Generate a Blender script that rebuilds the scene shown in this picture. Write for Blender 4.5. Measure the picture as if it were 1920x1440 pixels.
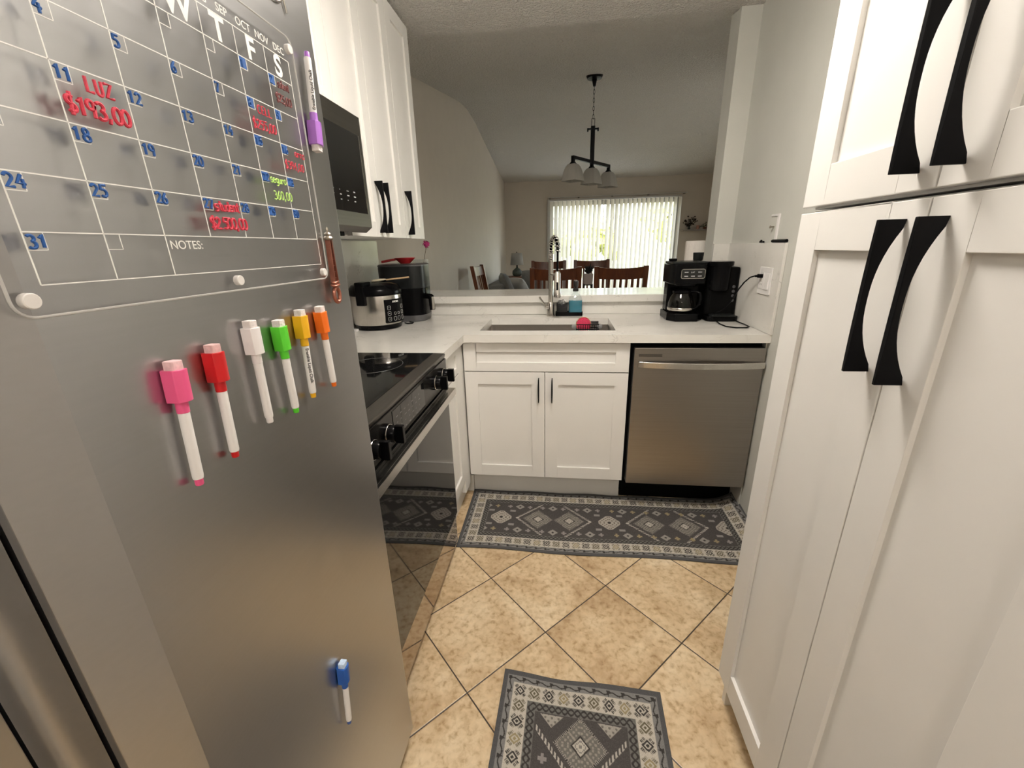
import bpy, bmesh, math, random
from mathutils import Vector, Matrix
for o in list(bpy.data.objects): bpy.data.objects.remove(o, do_unlink=True)
S = bpy.context.scene
COL = S.collection
PI = math.pi
R = math.radians
random.seed(7)

# ------------------------------------------------------------------ camera, sky, lamps, exposure
cd = bpy.data.cameras.new('camera'); cam = bpy.data.objects.new('camera', cd); COL.objects.link(cam)
cam.location = (0.4583, -1.8803, 1.2979)
cam.rotation_euler = (R(71.6119), R(1.4412), R(6.7587))
cd.sensor_fit = 'HORIZONTAL'; cd.sensor_width = 36; cd.lens = 36*772.13/1920
cd.clip_start = 0.02; cd.clip_end = 200
S.camera = cam
W = bpy.data.worlds.new('sky'); S.world = W; W.use_nodes = True
wn = W.node_tree.nodes; wl = W.node_tree.links
bg = wn['Background']
sky = wn.new('ShaderNodeTexSky'); sky.sky_type = 'NISHITA'; sky.sun_disc = False
sky.sun_elevation = R(48); sky.sun_rotation = R(200); sky.dust_density = 3.0; sky.air_density = 1.2
haze = wn.new('ShaderNodeMix'); haze.data_type = 'RGBA'; haze.inputs[0].default_value = .72
haze.inputs[7].default_value = (1.0, .925, .85, 1)
wl.new(sky.outputs[0], haze.inputs[6]); wl.new(haze.outputs[2], bg.inputs[0]); bg.inputs[1].default_value = 2.5
LAMP_KITCHEN = 35.0      # radiance of the kitchen ceiling fixture
LAMP_FILL = 26.0         # radiance of the unseen fill light added behind the camera
S.view_settings.view_transform = 'Standard'; S.view_settings.look = 'None'
S.view_settings.gamma = 1; S.view_settings.use_curve_mapping = False
S.view_settings.exposure = 0.6

# ------------------------------------------------------------------ materials
def newmat(name):
    m = bpy.data.materials.new(name); m.use_nodes = True
    return m, m.node_tree.nodes, m.node_tree.links, m.node_tree.nodes['Principled BSDF']
def coords(n, l, scale=(1,1,1)):
    tc = n.new('ShaderNodeTexCoord'); mp = n.new('ShaderNodeMapping')
    mp.inputs['Scale'].default_value = scale
    l.new(tc.outputs['Object'], mp.inputs[0]); return mp.outputs[0]
def noise(n, l, vec, scale, detail=4, dist=0.0):
    t = n.new('ShaderNodeTexNoise'); t.inputs['Scale'].default_value = scale
    t.inputs['Detail'].default_value = detail; t.inputs['Distortion'].default_value = dist
    l.new(vec, t.inputs['Vector']); return t.outputs['Fac']
def ramp(n, l, fac, stops):
    r = n.new('ShaderNodeValToRGB'); e = r.color_ramp.elements
    while len(e) < len(stops): e.new(0.5)
    for k, (p, c) in enumerate(stops):
        e[k].position = p; e[k].color = (*c, 1) if len(c) == 3 else c
    l.new(fac, r.inputs[0]); return r.outputs[0]
def bumpnode(n, l, b, h, strength, dist=0.01):
    k = n.new('ShaderNodeBump'); k.inputs['Strength'].default_value = strength
    k.inputs['Distance'].default_value = dist
    l.new(h, k.inputs['Height']); l.new(k.outputs[0], b.inputs['Normal'])
def mat(name, c, rough=0.5, metal=0.0, var=0.06, vs=8.0, bump=0.0, bs=60.0, stretch=(1,1,1), spec=None, coat=0, emit=None, es=0, rv=0.0):
    m, n, l, b = newmat(name)
    vec = coords(n, l, stretch)
    f = noise(n, l, vec, vs, 5)
    lo = tuple(max(0, x*(1-var)) for x in c); hi = tuple(min(1, x*(1+var)) for x in c)
    l.new(ramp(n, l, f, [(0.25, lo), (0.75, hi)]), b.inputs['Base Color'])
    b.inputs['Roughness'].default_value = rough; b.inputs['Metallic'].default_value = metal
    if rv:
        mr = n.new('ShaderNodeMapRange'); mr.inputs['To Min'].default_value = rough-rv; mr.inputs['To Max'].default_value = rough+rv
        l.new(f, mr.inputs[0]); l.new(mr.outputs[0], b.inputs['Roughness'])
    if spec is not None: b.inputs['Specular IOR Level'].default_value = spec
    if coat: b.inputs['Coat Weight'].default_value = coat
    if bump: bumpnode(n, l, b, noise(n, l, vec, bs, 6), bump)
    if emit: b.inputs['Emission Color'].default_value = (*emit, 1); b.inputs['Emission Strength'].default_value = es
    return m
def glass(name, tint=(1,1,1), gloss=1.0, ior=1.45, rough=0.0, haze=0.0, hazec=(.8,.8,.8)):
    m, n, l, b = newmat(name); out = n['Material Output']; n.remove(b)
    tr = n.new('ShaderNodeBsdfTransparent'); tr.inputs[0].default_value = (*tint, 1)
    gl = n.new('ShaderNodeBsdfGlossy'); gl.inputs['Roughness'].default_value = rough
    fr = n.new('ShaderNodeFresnel'); fr.inputs[0].default_value = ior
    mx = n.new('ShaderNodeMixShader'); ge = n.new('ShaderNodeNewGeometry'); iv = n.new('ShaderNodeMath'); iv.operation = 'SUBTRACT'; iv.inputs[0].default_value = 1; l.new(ge.outputs['Backfacing'], iv.inputs[1])
    mu = n.new('ShaderNodeMath'); mu.operation = 'MULTIPLY'; l.new(fr.outputs[0], mu.inputs[0]); l.new(iv.outputs[0], mu.inputs[1])
    l.new(mu.outputs[0], mx.inputs[0]); l.new(tr.outputs[0], mx.inputs[1]); l.new(gl.outputs[0], mx.inputs[2])
    if haze:
        d = n.new('ShaderNodeBsdfDiffuse'); vec = coords(n, l)
        l.new(ramp(n, l, noise(n, l, vec, 5, 3), [(.3, tuple(x*.9 for x in hazec)), (.7, hazec)]), d.inputs[0])
        m2 = n.new('ShaderNodeMixShader'); m2.inputs[0].default_value = haze
        l.new(mx.outputs[0], m2.inputs[1]); l.new(d.outputs[0], m2.inputs[2]); l.new(m2.outputs[0], out.inputs[0])
    else: l.new(mx.outputs[0], out.inputs[0])
    return m
def translucent(name, c, amt=0.5, rough=.8, thru=0.0):
    m, n, l, b = newmat(name); out = n['Material Output']; n.remove(b)
    vec = coords(n, l, (1,1,.05)); col = ramp(n, l, noise(n, l, vec, 40, 3), [(.3, tuple(x*.94 for x in c)), (.7, c)])
    d = n.new('ShaderNodeBsdfDiffuse'); t = n.new('ShaderNodeBsdfTranslucent'); mx = n.new('ShaderNodeMixShader')
    l.new(col, d.inputs[0]); l.new(col, t.inputs[0]); mx.inputs[0].default_value = amt
    l.new(d.outputs[0], mx.inputs[1]); l.new(t.outputs[0], mx.inputs[2]); l.new(mx.outputs[0], out.inputs[0])
    return m
def quartz():
    m, n, l, b = newmat('white_quartz'); vec = coords(n, l)
    base = ramp(n, l, noise(n, l, vec, 5, 6), [(.3, (.70,.68,.635)), (.7, (.79,.775,.735))])
    v = noise(n, l, vec, 11, 9, 1.6)
    vein = ramp(n, l, v, [(.485, (0,0,0)), (.5, (1,1,1)), (.515, (0,0,0))])
    msk = ramp(n, l, noise(n, l, vec, 7.3, 2), [(.52, (0,0,0)), (.66, (1,1,1))])
    mu = n.new('ShaderNodeMath'); mu.operation = 'MULTIPLY'; l.new(vein, mu.inputs[0]); l.new(msk, mu.inputs[1])
    m3 = n.new('ShaderNodeMath'); m3.operation = 'MULTIPLY'; m3.inputs[1].default_value = .7; l.new(mu.outputs[0], m3.inputs[0])
    mix = n.new('ShaderNodeMix'); mix.data_type = 'RGBA'
    l.new(m3.outputs[0], mix.inputs[0]); l.new(base, mix.inputs[6]); mix.inputs[7].default_value = (.36,.34,.31,1)
    l.new(mix.outputs[2], b.inputs['Base Color']); b.inputs['Roughness'].default_value = .16
    return m
def floor_tiles():
    m, n, l, b = newmat('travertine_tile'); tc = n.new('ShaderNodeTexCoord')
    mp = n.new('ShaderNodeMapping'); mp.vector_type = 'TEXTURE'
    mp.inputs['Location'].default_value = (0.1796-1.375, -0.5394-1.225, 0); mp.inputs['Rotation'].default_value = (0, 0, R(-44.65))
    mp.inputs['Scale'].default_value = (.3286, .3286, 1)
    l.new(tc.outputs['Object'], mp.inputs[0])
    sep = n.new('ShaderNodeSeparateXYZ'); l.new(mp.outputs[0], sep.inputs[0])
    def op(o, a, bb=None):
        k = n.new('ShaderNodeMath'); k.operation = o
        if hasattr(a, 'links'): l.new(a, k.inputs[0])
        else: k.inputs[0].default_value = a
        if bb is not None:
            if hasattr(bb, 'links'): l.new(bb, k.inputs[1])
            else: k.inputs[1].default_value = bb
        return k.outputs[0]
    def edge(x):
        f = op('FRACT', x); return op('MINIMUM', f, op('SUBTRACT', 1.0, f))
    d = op('MINIMUM', edge(sep.outputs[0]), edge(sep.outputs[1]))
    grout = op('LESS_THAN', d, 0.0062)
    cell = n.new('ShaderNodeCombineXYZ'); l.new(op('FLOOR', sep.outputs[0]), cell.inputs[0]); l.new(op('FLOOR', sep.outputs[1]), cell.inputs[1])
    wn_ = n.new('ShaderNodeTexWhiteNoise'); l.new(cell.outputs[0], wn_.inputs['Vector'])
    vm = n.new('ShaderNodeVectorMath'); vm.operation = 'MULTIPLY_ADD'; vm.inputs[1].default_value = (9,9,9)
    l.new(wn_.outputs['Color'], vm.inputs[0]); l.new(tc.outputs['Object'], vm.inputs[2])
    big = noise(n, l, vm.outputs[0], 6.5, 9, .55)
    fine = noise(n, l, vm.outputs[0], 55, 10, .35)
    base = ramp(n, l, big, [(.30, (.47,.33,.19)), (.46, (.64,.49,.31)), (.62, (.73,.59,.40)), (.75, (.77,.65,.48))])
    fl = ramp(n, l, fine, [(.30, (.62,.53,.42)), (.42, (.86,.81,.74)), (.55, (.98,.97,.95)), (.72, (1.06,1.05,1.03))])
    mx = n.new('ShaderNodeMix'); mx.data_type = 'RGBA'; mx.blend_type = 'MULTIPLY'; mx.inputs[0].default_value = 1
    l.new(base, mx.inputs[6]); l.new(fl, mx.inputs[7])
    m2 = n.new('ShaderNodeMix'); m2.data_type = 'RGBA'
    l.new(grout, m2.inputs[0]); l.new(mx.outputs[2], m2.inputs[6]); m2.inputs[7].default_value = (.055,.04,.028,1)
    l.new(m2.outputs[2], b.inputs['Base Color'])
    mr = n.new('ShaderNodeMapRange'); mr.inputs['To Min'].default_value = .30; mr.inputs['To Max'].default_value = .5
    l.new(fine, mr.inputs[0]); l.new(mr.outputs[0], b.inputs['Roughness'])
    mm = n.new('ShaderNodeMapRange'); mm.inputs['From Max'].default_value = .014
    l.new(d, mm.inputs[0]); bumpnode(n, l, b, mm.outputs[0], .35, .004)
    return m
def popcorn(name, c, strength):
    m, n, l, b = newmat(name); vec = coords(n, l)
    l.new(ramp(n, l, noise(n, l, vec, 90, 4), [(.3, tuple(x*.92 for x in c)), (.7, c)]), b.inputs['Base Color'])
    b.inputs['Roughness'].default_value = .9
    h = ramp(n, l, noise(n, l, vec, 75, 5), [(.42, (0,0,0)), (.62, (1,1,1))])
    bumpnode(n, l, b, h, strength, .012); return m
def brushed(name, c, rough, axis='z', metal=1.0, var=.05):
    st = {'z': (180, 180, 1.2), 'y': (180, 1.2, 180), 'x': (1.2, 180, 180)}[axis]
    m, n, l, b = newmat(name); vec = coords(n, l, st)
    f = noise(n, l, vec, 1.0, 3)
    l.new(ramp(n, l, f, [(.3, tuple(x*(1-var) for x in c)), (.7, tuple(x*(1+var) for x in c))]), b.inputs['Base Color'])
    mr = n.new('ShaderNodeMapRange'); mr.inputs['To Min'].default_value = rough-.02; mr.inputs['To Max'].default_value = rough+.02
    l.new(f, mr.inputs[0]); l.new(mr.outputs[0], b.inputs['Roughness']); b.inputs['Metallic'].default_value = metal
    return m
def wood(name, c1, c2, rough=.35):
    m, n, l, b = newmat(name); vec = coords(n, l, (14, 14, 2.2))
    l.new(ramp(n, l, noise(n, l, vec, 2.2, 6, 1.2), [(.3, c1), (.7, c2)]), b.inputs['Base Color'])
    b.inputs['Roughness'].default_value = rough; return m
def attr_cloth(name):
    m, n, l, b = newmat(name); a = n.new('ShaderNodeVertexColor'); a.layer_name = 'weave'
    vec = coords(n, l); f = ramp(n, l, noise(n, l, vec, 420, 3), [(.3, (.82,.82,.82)), (.7, (1.08,1.08,1.08))])
    mx = n.new('ShaderNodeMix'); mx.data_type = 'RGBA'; mx.blend_type = 'MULTIPLY'; mx.inputs[0].default_value = 1
    l.new(a.outputs[0], mx.inputs[6]); l.new(f, mx.inputs[7]); l.new(mx.outputs[2], b.inputs['Base Color'])
    b.inputs['Roughness'].default_value = .95; b.inputs['Specular IOR Level'].default_value = .1
    bumpnode(n, l, b, noise(n, l, vec, 420, 3), .3, .002); return m

WHITE = mat('white_lacquer', (.80,.785,.755), .38, var=.015)
WALLW = mat('wall_paint', (.60,.60,.555), .62, var=.02, bump=.06, bs=160)
LWALL = mat('living_wall_paint', (.62,.56,.49), .8, var=.02, bump=.05, bs=160)
CEIL = popcorn('popcorn_ceiling', (.90,.87,.82), 1.0)
QUARTZ = quartz(); FLOOR = floor_tiles()
STEEL = brushed('brushed_steel', (.46,.46,.465), .30, 'y', var=.015)
STEELH = brushed('brushed_steel_horizontal', (.36,.335,.31), .30, 'x')
STEELD = brushed('dark_steel', (.21,.195,.18), .34, 'y')
STEELB = brushed('bright_steel', (.66,.64,.61), .22, 'y')
SINKM = brushed('sink_steel', (.50,.47,.44), .32, 'x')
CHROME = mat('nickel', (.60,.57,.53), .2, 1.0, var=.03)
BLACK = mat('black_metal', (.005,.005,.006), .4, .0, var=.1, spec=.10)
BGLASS = mat('black_glass', (.008,.008,.008), .04, var=.05, spec=.6)
BPLAST = mat('black_plastic', (.0035,.0035,.004), .2, var=.1, spec=.10)
BMATTE = mat('black_matte', (.003,.003,.003), .6, var=.1, spec=.08)
GPLAST = mat('charcoal_plastic', (.014,.0155,.016), .3, var=.06, spec=.25)
RUGM = attr_cloth('woven_rug')
ACRYL = glass('clear_acrylic', (.97,.97,.97), ior=1.33, haze=.012)
GLASS = glass('clear_glass', (.93,.94,.93), ior=1.6, haze=.07)
PANE = glass('window_glass', (.98,1,.98), ior=1.35)
INKW = mat('white_print', (.82,.81,.78), .5, var=.02)
INKB = mat('blue_chalk', (.02,.10,.34), .7, var=.15, vs=300)
INKR = mat('red_chalk', (.66,.05,.09), .7, var=.15, vs=300)
INKD = mat('faded_red_chalk', (.20,.06,.06), .7, var=.2, vs=300)
INKG = mat('green_chalk', (.55,.85,.22), .7, var=.1, vs=300)
INKK = mat('black_print', (.02,.02,.02), .5)
WPLAST = mat('white_plastic', (.80,.78,.77), .4, var=.02)
FELT = mat('white_felt', (.74,.68,.66), .95, var=.1, vs=120, bump=.3, bs=300)
CHERRY = wood('cherry_wood', (.085,.022,.008), (.17,.050,.016), .3)

# ------------------------------------------------------------------ mesh helpers
class MB:
    def __init__(s, T=None): s.bm = bmesh.new(); s.T = T or Matrix(); s.mi = 0
    def v(s, p): return s.bm.verts.new(s.T @ Vector(p))
    def f(s, vs):
        try: k = s.bm.faces.new(vs); k.material_index = s.mi; return k
        except ValueError: return None
    def box(s, a, b):
        x0, x1 = sorted((a[0], b[0])); y0, y1 = sorted((a[1], b[1])); z0, z1 = sorted((a[2], b[2]))
        q = [s.v(p) for p in ((x0,y0,z0),(x1,y0,z0),(x1,y1,z0),(x0,y1,z0),(x0,y0,z1),(x1,y0,z1),(x1,y1,z1),(x0,y1,z1))]
        for i in ((0,3,2,1),(4,5,6,7),(0,1,5,4),(1,2,6,5),(2,3,7,6),(3,0,4,7)): s.f([q[k] for k in i])
        return s
    def prism(s, poly, h0, h1, ax='z'):
        m = {'z': lambda a,b,h: (a,b,h), 'x': lambda a,b,h: (h,a,b), 'y': lambda a,b,h: (a,h,b)}[ax]
        A = [s.v(m(a,b,h0)) for a,b in poly]; B = [s.v(m(a,b,h1)) for a,b in poly]; k = len(poly)
        s.f(A[::-1]); s.f(B)
        for i in range(k): s.f([A[i], A[(i+1)%k], B[(i+1)%k], B[i]])
        return s
    def loft(s, rings, cap=True, closed=True):
        V = [[s.v(p) for p in r] for r in rings]; k = len(V[0])
        for a, b in zip(V, V[1:]):
            for i in range(k if closed else k-1): s.f([a[i], a[(i+1)%k], b[(i+1)%k], b[i]])
        if cap: s.f(V[0][::-1]); s.f(V[-1])
        return s
    def lathe(s, prof, c=(0,0,0), seg=32, ax='z', cap=True, sx=1, sy=1):
        rings = []
        for r, h in prof:
            ring = []
            for i in range(seg):
                a = 2*PI*i/seg; u, w = r*math.cos(a)*sx, r*math.sin(a)*sy
                p = {'z': (u, w, h), 'x': (h, u, w), 'y': (w, h, u)}[ax]
                ring.append((c[0]+p[0], c[1]+p[1], c[2]+p[2]))
            rings.append(ring)
        return s.loft(rings, cap)
    def tube(s, pts, r, seg=8, closed=False, rr=None, flat=1.0):
        P = [Vector(p) for p in pts]; n = len(P); rings = []; prev = None
        for i, p in enumerate(P):
            if closed: t = P[(i+1)%n]-P[i-1]
            else: t = P[min(i+1,n-1)]-P[max(i-1,0)]
            t.normalize()
            if prev is None:
                up = Vector((0,0,1)) if abs(t.z) < .9 else Vector((1,0,0))
                a = t.cross(up).normalized()
            else: a = (prev - t*prev.dot(t)).normalized()
            prev = a; b = t.cross(a); q = rr[i] if rr else r
            rings.append([p + a*q*math.cos(2*PI*k/seg) + b*q*flat*math.sin(2*PI*k/seg) for k in range(seg)])
        if closed: rings.append(rings[0]); return s.loft(rings, False)
        return s.loft(rings, True)
    def cyl(s, p0, p1, r0, r1=None, seg=16): return s.tube([p0, p1], r0, seg, rr=[r0, r0 if r1 is None else r1])
    def ball(s, c, r, sx=1, sy=1, sz=1, u=16, w=10):
        T = Matrix.Translation(Vector(c)) @ Matrix.Diagonal((sx,sy,sz,1)); bmesh.ops.create_uvsphere(s.bm, u_segments=u, v_segments=w, radius=r, matrix=s.T @ T); return s
    def rbox(s, x0, x1, y0, y1, z0, z1, r, seg=5):
        return s.prism(rrect(x0, x1, y0, y1, r, seg), z0, z1)
def rrect(x0, x1, y0, y1, r, seg=5):
    P = []
    for cx, cy, a0 in ((x1-r,y1-r,0),(x0+r,y1-r,90),(x0+r,y0+r,180),(x1-r,y0+r,270)):
        for k in range(seg+1):
            a = R(a0+90*k/seg); P.append((cx+r*math.cos(a), cy+r*math.sin(a)))
    return P
ROOTLOC = {}
def rootloc(p):
    while p.parent: p = p.parent
    return ROOTLOC.get(p.name, Vector((0,0,0)))
def build(name, mb, mats, parent=None, bevel=0, smooth=None, seg=2, solid=0):
    me = bpy.data.meshes.new(name); bm = mb.bm
    bmesh.ops.remove_doubles(bm, verts=bm.verts, dist=1e-7)
    bmesh.ops.recalc_face_normals(bm, faces=bm.faces)
    bm.to_mesh(me); bm.free()
    o = bpy.data.objects.new(name, me); COL.objects.link(o)
    for m in (mats if isinstance(mats, (list, tuple)) else [mats]): me.materials.append(m)
    if parent: off = rootloc(parent); o.parent = parent
    else:
        xs = [v.co for v in me.vertices]
        off = Vector(((min(v.x for v in xs)+max(v.x for v in xs))/2, (min(v.y for v in xs)+max(v.y for v in xs))/2, min(v.z for v in xs)))
        o.location = off; ROOTLOC[o.name] = off.copy()
    me.transform(Matrix.Translation(-off))
    if smooth is not None:
        me.shade_smooth(); me.set_sharp_from_angle(angle=R(smooth))
    if solid: k = o.modifiers.new('solid', 'SOLIDIFY'); k.thickness = solid; k.offset = -1
    if bevel:
        k = o.modifiers.new('bevel', 'BEVEL'); k.width = bevel; k.segments = seg; k.limit_method = 'ANGLE'; k.angle_limit = R(40)
    return o
def tag(o, label, cat, group=None, kind=None):
    o['label'] = label; o['category'] = cat
    if group: o['group'] = group
    if kind: o['kind'] = kind
    return o
def thing(name, label, cat, loc=(0,0,0), group=None):
    o = bpy.data.objects.new(name, None); COL.objects.link(o); o.empty_display_size = .05
    o.location = loc; ROOTLOC[o.name] = Vector(loc); return tag(o, label, cat, group)
def struct(name, mb, m, label=None, parent=None, **k):
    o = build(name, mb, m, parent, **k)
    if not parent: o['kind'] = 'structure'
    if label: o['label'] = label; o['category'] = name.split('_')[0]
    return o
def part(name, mb, m, parent, label=None, **k):
    o = build(name, mb, m, parent, **k)
    if label: o['label'] = label
    return o
def copy_tree(o, loc=None, rotz=None, label=None):
    c = o.copy(); COL.objects.link(c)
    for ch in list(o.children):
        d = ch.copy(); COL.objects.link(d); d.parent = c
        for g in ch.children:
            e = g.copy(); COL.objects.link(e); e.parent = d
    if loc is not None: c.location = loc
    if rotz is not None: c.rotation_euler.z = rotz
    if label: c['label'] = label
    return c
def frame(o, u, v, w):   # matrix taking local (u,v,w) to world with origin o
    return Matrix(((u[0],v[0],w[0],o[0]),(u[1],v[1],w[1],o[1]),(u[2],v[2],w[2],o[2]),(0,0,0,1)))
def text_into(mb, s, size, T, align='LEFT', thick=0.0003, offset=0.0, space=1.0):
    cu = bpy.data.curves.new('t', 'FONT'); cu.body = s; cu.size = size; cu.align_x = align
    cu.offset = offset; cu.extrude = thick/2; cu.space_character = space
    o = bpy.data.objects.new('t', cu); COL.objects.link(o)
    bpy.context.view_layer.update()
    me = bpy.data.meshes.new_from_object(o.evaluated_get(bpy.context.evaluated_depsgraph_get()))
    n0 = len(mb.bm.verts); mb.bm.from_mesh(me); mb.bm.verts.ensure_lookup_table()
    for v in list(mb.bm.verts)[n0:]: v.co = mb.T @ (T @ v.co)
    bpy.data.objects.remove(o); bpy.data.curves.remove(cu); bpy.data.meshes.remove(me)
FX = lambda x, y, z: frame((x,y,z), (0,1,0), (0,0,1), (1,0,0))      # text on a face looking to +X
FY = lambda x, y, z: frame((x,y,z), (1,0,0), (0,0,1), (0,-1,0))     # text on a face looking to -Y

# ------------------------------------------------------------------ hand lettering (pen strokes)
def arc(cx, cy, rx, ry, a0, a1, n=10): return [(cx+rx*math.cos(R(a0+(a1-a0)*i/n)), cy+ry*math.sin(R(a0+(a1-a0)*i/n))) for i in range(n+1)]
PEN = {
 '0': [arc(.3,.5,.26,.48,90,450,16)], '1': [[(.12,.72),(.34,1),(.30,0)]], '2': [arc(.3,.72,.24,.26,165,-25)+[(.06,.02),(.56,.05)]],
 '3': [arc(.26,.75,.24,.23,140,-80)+arc(.26,.27,.28,.27,80,-140)], '4': [[(.42,1),(.04,.38),(.58,.36)],[(.44,.66),(.40,0)]],
 '5': [[(.55,.98),(.14,.96),(.10,.58)]+arc(.27,.32,.27,.30,110,-130)], '6': [[(.46,1),(.16,.58)]+arc(.29,.28,.23,.27,150,510,14)],
 '7': [[(.05,.96),(.56,.98),(.22,0)]], '8': [arc(.3,.74,.20,.24,90,450,12), arc(.3,.25,.26,.25,90,450,12)], '9': [arc(.28,.72,.22,.26,0,360,12)+[(.50,.72),(.42,0)]],
 '$': [arc(.3,.70,.24,.22,50,270)+arc(.3,.27,.24,.22,90,-140), [(.34,1.14),(.26,-.14)]], ',': [[(.22,.14),(.12,-.16)]], '.': [[(.2,.06),(.22,0)]], '-': [[(.1,.45),(.5,.47)]],
 'L': [[(.12,1),(.10,.04),(.54,.06)]], 'U': [[(.08,1),(.10,.3)]+arc(.3,.28,.20,.26,190,350)+[(.52,1)]], 'Z': [[(.06,.96),(.54,.98),(.06,.03),(.58,.05)]],
 'C': [arc(.34,.5,.28,.48,50,310,12)], 'E': [[(.54,.98),(.10,.96),(.10,.03),(.56,.05)],[(.12,.52),(.44,.54)]],
 'a': [arc(.28,.32,.24,.30,20,380,12),[(.52,.62),(.54,0)]], 'r': [[(.12,.62),(.14,0)],[(.14,.36)]+arc(.34,.38,.18,.22,150,40,6)], 'o': [arc(.3,.32,.26,.32,90,450,12)],
 's': [arc(.3,.48,.20,.17,40,270,8)+arc(.3,.16,.22,.16,90,-140,8)], 'e': [[(.08,.34),(.52,.36)]+arc(.3,.33,.23,.31,8,310,12)], 'g': [arc(.28,.34,.22,.28,20,380,12),[(.50,.62),(.50,-.1)]+arc(.30,-.10,.2,.2,0,-150,6)],
 'u': [[(.08,.62),(.10,.24)]+arc(.29,.22,.19,.22,190,350,8)+[(.50,.62),(.52,0)]], 't': [[(.3,.95),(.28,.1),(.46,.02)],[(.08,.62),(.5,.64)]], 'd': [arc(.26,.32,.22,.30,20,380,12),[(.48,1),(.52,0)]],
 'n': [[(.10,.62),(.12,0)],[(.12,.4)]+arc(.31,.38,.19,.24,160,10,8)+[(.52,0)]], 'i': [[(.28,.6),(.3,0)],[(.28,.84),(.29,.82)]],
}
def pen_into(mb, s, h, pen, T, w=.72, jit=.03):
    x = 0
    for ch in s:
        for st in PEN.get(ch, []):
            dx, dy = random.uniform(-jit,jit), random.uniform(-jit,jit)
            pts = [T @ Vector(((x+a+dx)*h, (b+dy)*h, 0)) for a, b in st]
            mb.tube(pts, pen, 6, flat=1.0)
        x += .42 if ch in ',.i' else w

# ------------------------------------------------------------------ ROOM SHELL
XL, XR, YB, YK, YF, XLR, ZK = -.65, 1.35, -4.0, .59, 6.45, 3.4, 2.32
ZC = .914; PXW = .955
m = MB(); m.box((XL-.1,YB-.1,-.1),(XLR+.1,YF+.1,0)); struct('floor', m, FLOOR)
m = MB(); m.box((XL-.1,YB-.1,0),(XL,YF+.1,2.95)); struct('wall_left', m, LWALL)
m = MB(); m.box((XR,YB,0),(XR+.12,.57,ZK)); m.box((1.257,.57,0),(XR+.12,.70,ZK+.03)); struct('wall_right', m, WALLW)
m = MB(); m.box((PXW,YB,0),(XR-.002,-1.565,ZK)); struct('wall_passage', m, WHITE)
m = MB(); m.box((XL,YB-.1,0),(XR+.12,YB,ZK)); struct('wall_back', m, WALLW)
m = MB(); m.box((XL,.588,0),(1.257,.70,.985)); struct('wall_half', m, LWALL)
m = MB(); m.box((XR+.12,.58,0),(XLR+.1,.70,2.5)); struct('wall_return', m, LWALL)
m = MB(); m.box((XLR,.70,0),(XLR+.1,2.2,2.95)); m.box((XLR,4.2,0),(XLR+.1,YF+.1,2.95)); m.box((XLR,2.2,0),(XLR+.1,4.2,.85)); m.box((XLR,2.2,2.0),(XLR+.1,4.2,2.95)); struct('wall_living_right', m, LWALL)
DX0, DX1, DZ = .20, 2.50, 2.06          # sliding door opening in the far wall
m = MB(); m.box((XL,YF,0),(DX0,YF+.12,2.6)); m.box((DX1,YF,0),(XLR,YF+.12,2.6)); m.box((DX0,YF,DZ),(DX1,YF+.12,2.6)); struct('wall_far', m, LWALL)
def vault(y):
    ph = 3.45
    up = ZK+.178*(y-YK); dn = 2.43+.134*(YF-y)
    k = .16; t = max(0, min(1, .5+.5*(dn-up)/k)); return dn*(1-t)+up*t-k*t*(1-t)
prof = [(YB-.1, ZK), (YK, ZK)] + [(YK+(YF+.1-YK)*i/60, vault(YK+(YF+.1-YK)*i/60)) for i in range(1, 61)]
m = MB(); m.prism(prof+[(YF+.1, 3.1), (YB-.1, 3.1)], XL-.1, XLR+.1, 'x'); struct('ceiling', m, CEIL)
m = MB(); m.box((XLR-.015,.7,0),(XLR,YF,.09)); struct('baseboard_right', m, WHITE)
m = MB(); m.box((XL,YF-.015,0),(DX0-.06,YF,.09)); struct('baseboard_far', m, WHITE)
# sliding glass door
FR = mat('white_aluminium', (.55,.53,.50), .45, var=.03)
m = MB()
for a, b in (((DX0-.05,YF-.02,0),(DX0,YF+.13,DZ+.05)), ((DX1,YF-.02,0),(DX1+.05,YF+.13,DZ+.05)), ((DX0,YF-.02,DZ),(DX1,YF+.13,DZ+.05)), ((DX0,YF,0),(DX1,YF+.13,.03))): m.box(a, b)
dr = struct('door_1', m, FR, 'white framed sliding glass door behind vertical blinds in the far wall')
m = MB()
for a, b in (((XLR,2.2,.85),(XLR+.09,2.25,2.0)), ((XLR,4.15,.85),(XLR+.09,4.2,2.0)), ((XLR,3.175,.85),(XLR+.09,3.225,2.0)), ((XLR,2.25,.85),(XLR+.09,4.15,.90)), ((XLR,2.25,1.95),(XLR+.09,4.15,2.0))): m.box(a, b)
wf = struct('window_fill_1', m, FR, 'unseen white framed window added in the right wall to brighten the living room')  # out-of-view window, added so more sky light reaches the living room
m = MB(); m.box((XLR+.04,2.25,.90),(XLR+.045,3.175,1.95)); struct('glass_pane', m, PANE, parent=wf)
m = MB(); m.box((XLR+.04,3.225,.90),(XLR+.045,4.15,1.95)); struct('glass_pane', m, PANE, parent=wf)
MX = (DX0+DX1)/2
for k, (a, b, y) in enumerate(((DX0, MX+.03, YF+.07), (MX-.03, DX1, YF+.03))):
    m = MB(); m.box((a,y,.03),(a+.06,y+.035,DZ)); m.box((b-.06,y,.03),(b,y+.035,DZ)); m.box((a+.06,y,.03),(b-.06,y+.035,.11)); m.box((a+.06,y,DZ-.06),(b-.06,y+.035,DZ)); struct('door_sash', m, FR, parent=dr)
    m = MB(); m.box((a+.06,y+.014,.11),(b-.06,y+.02,DZ-.06)); struct('glass_pane', m, PANE, parent=dr)

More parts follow.
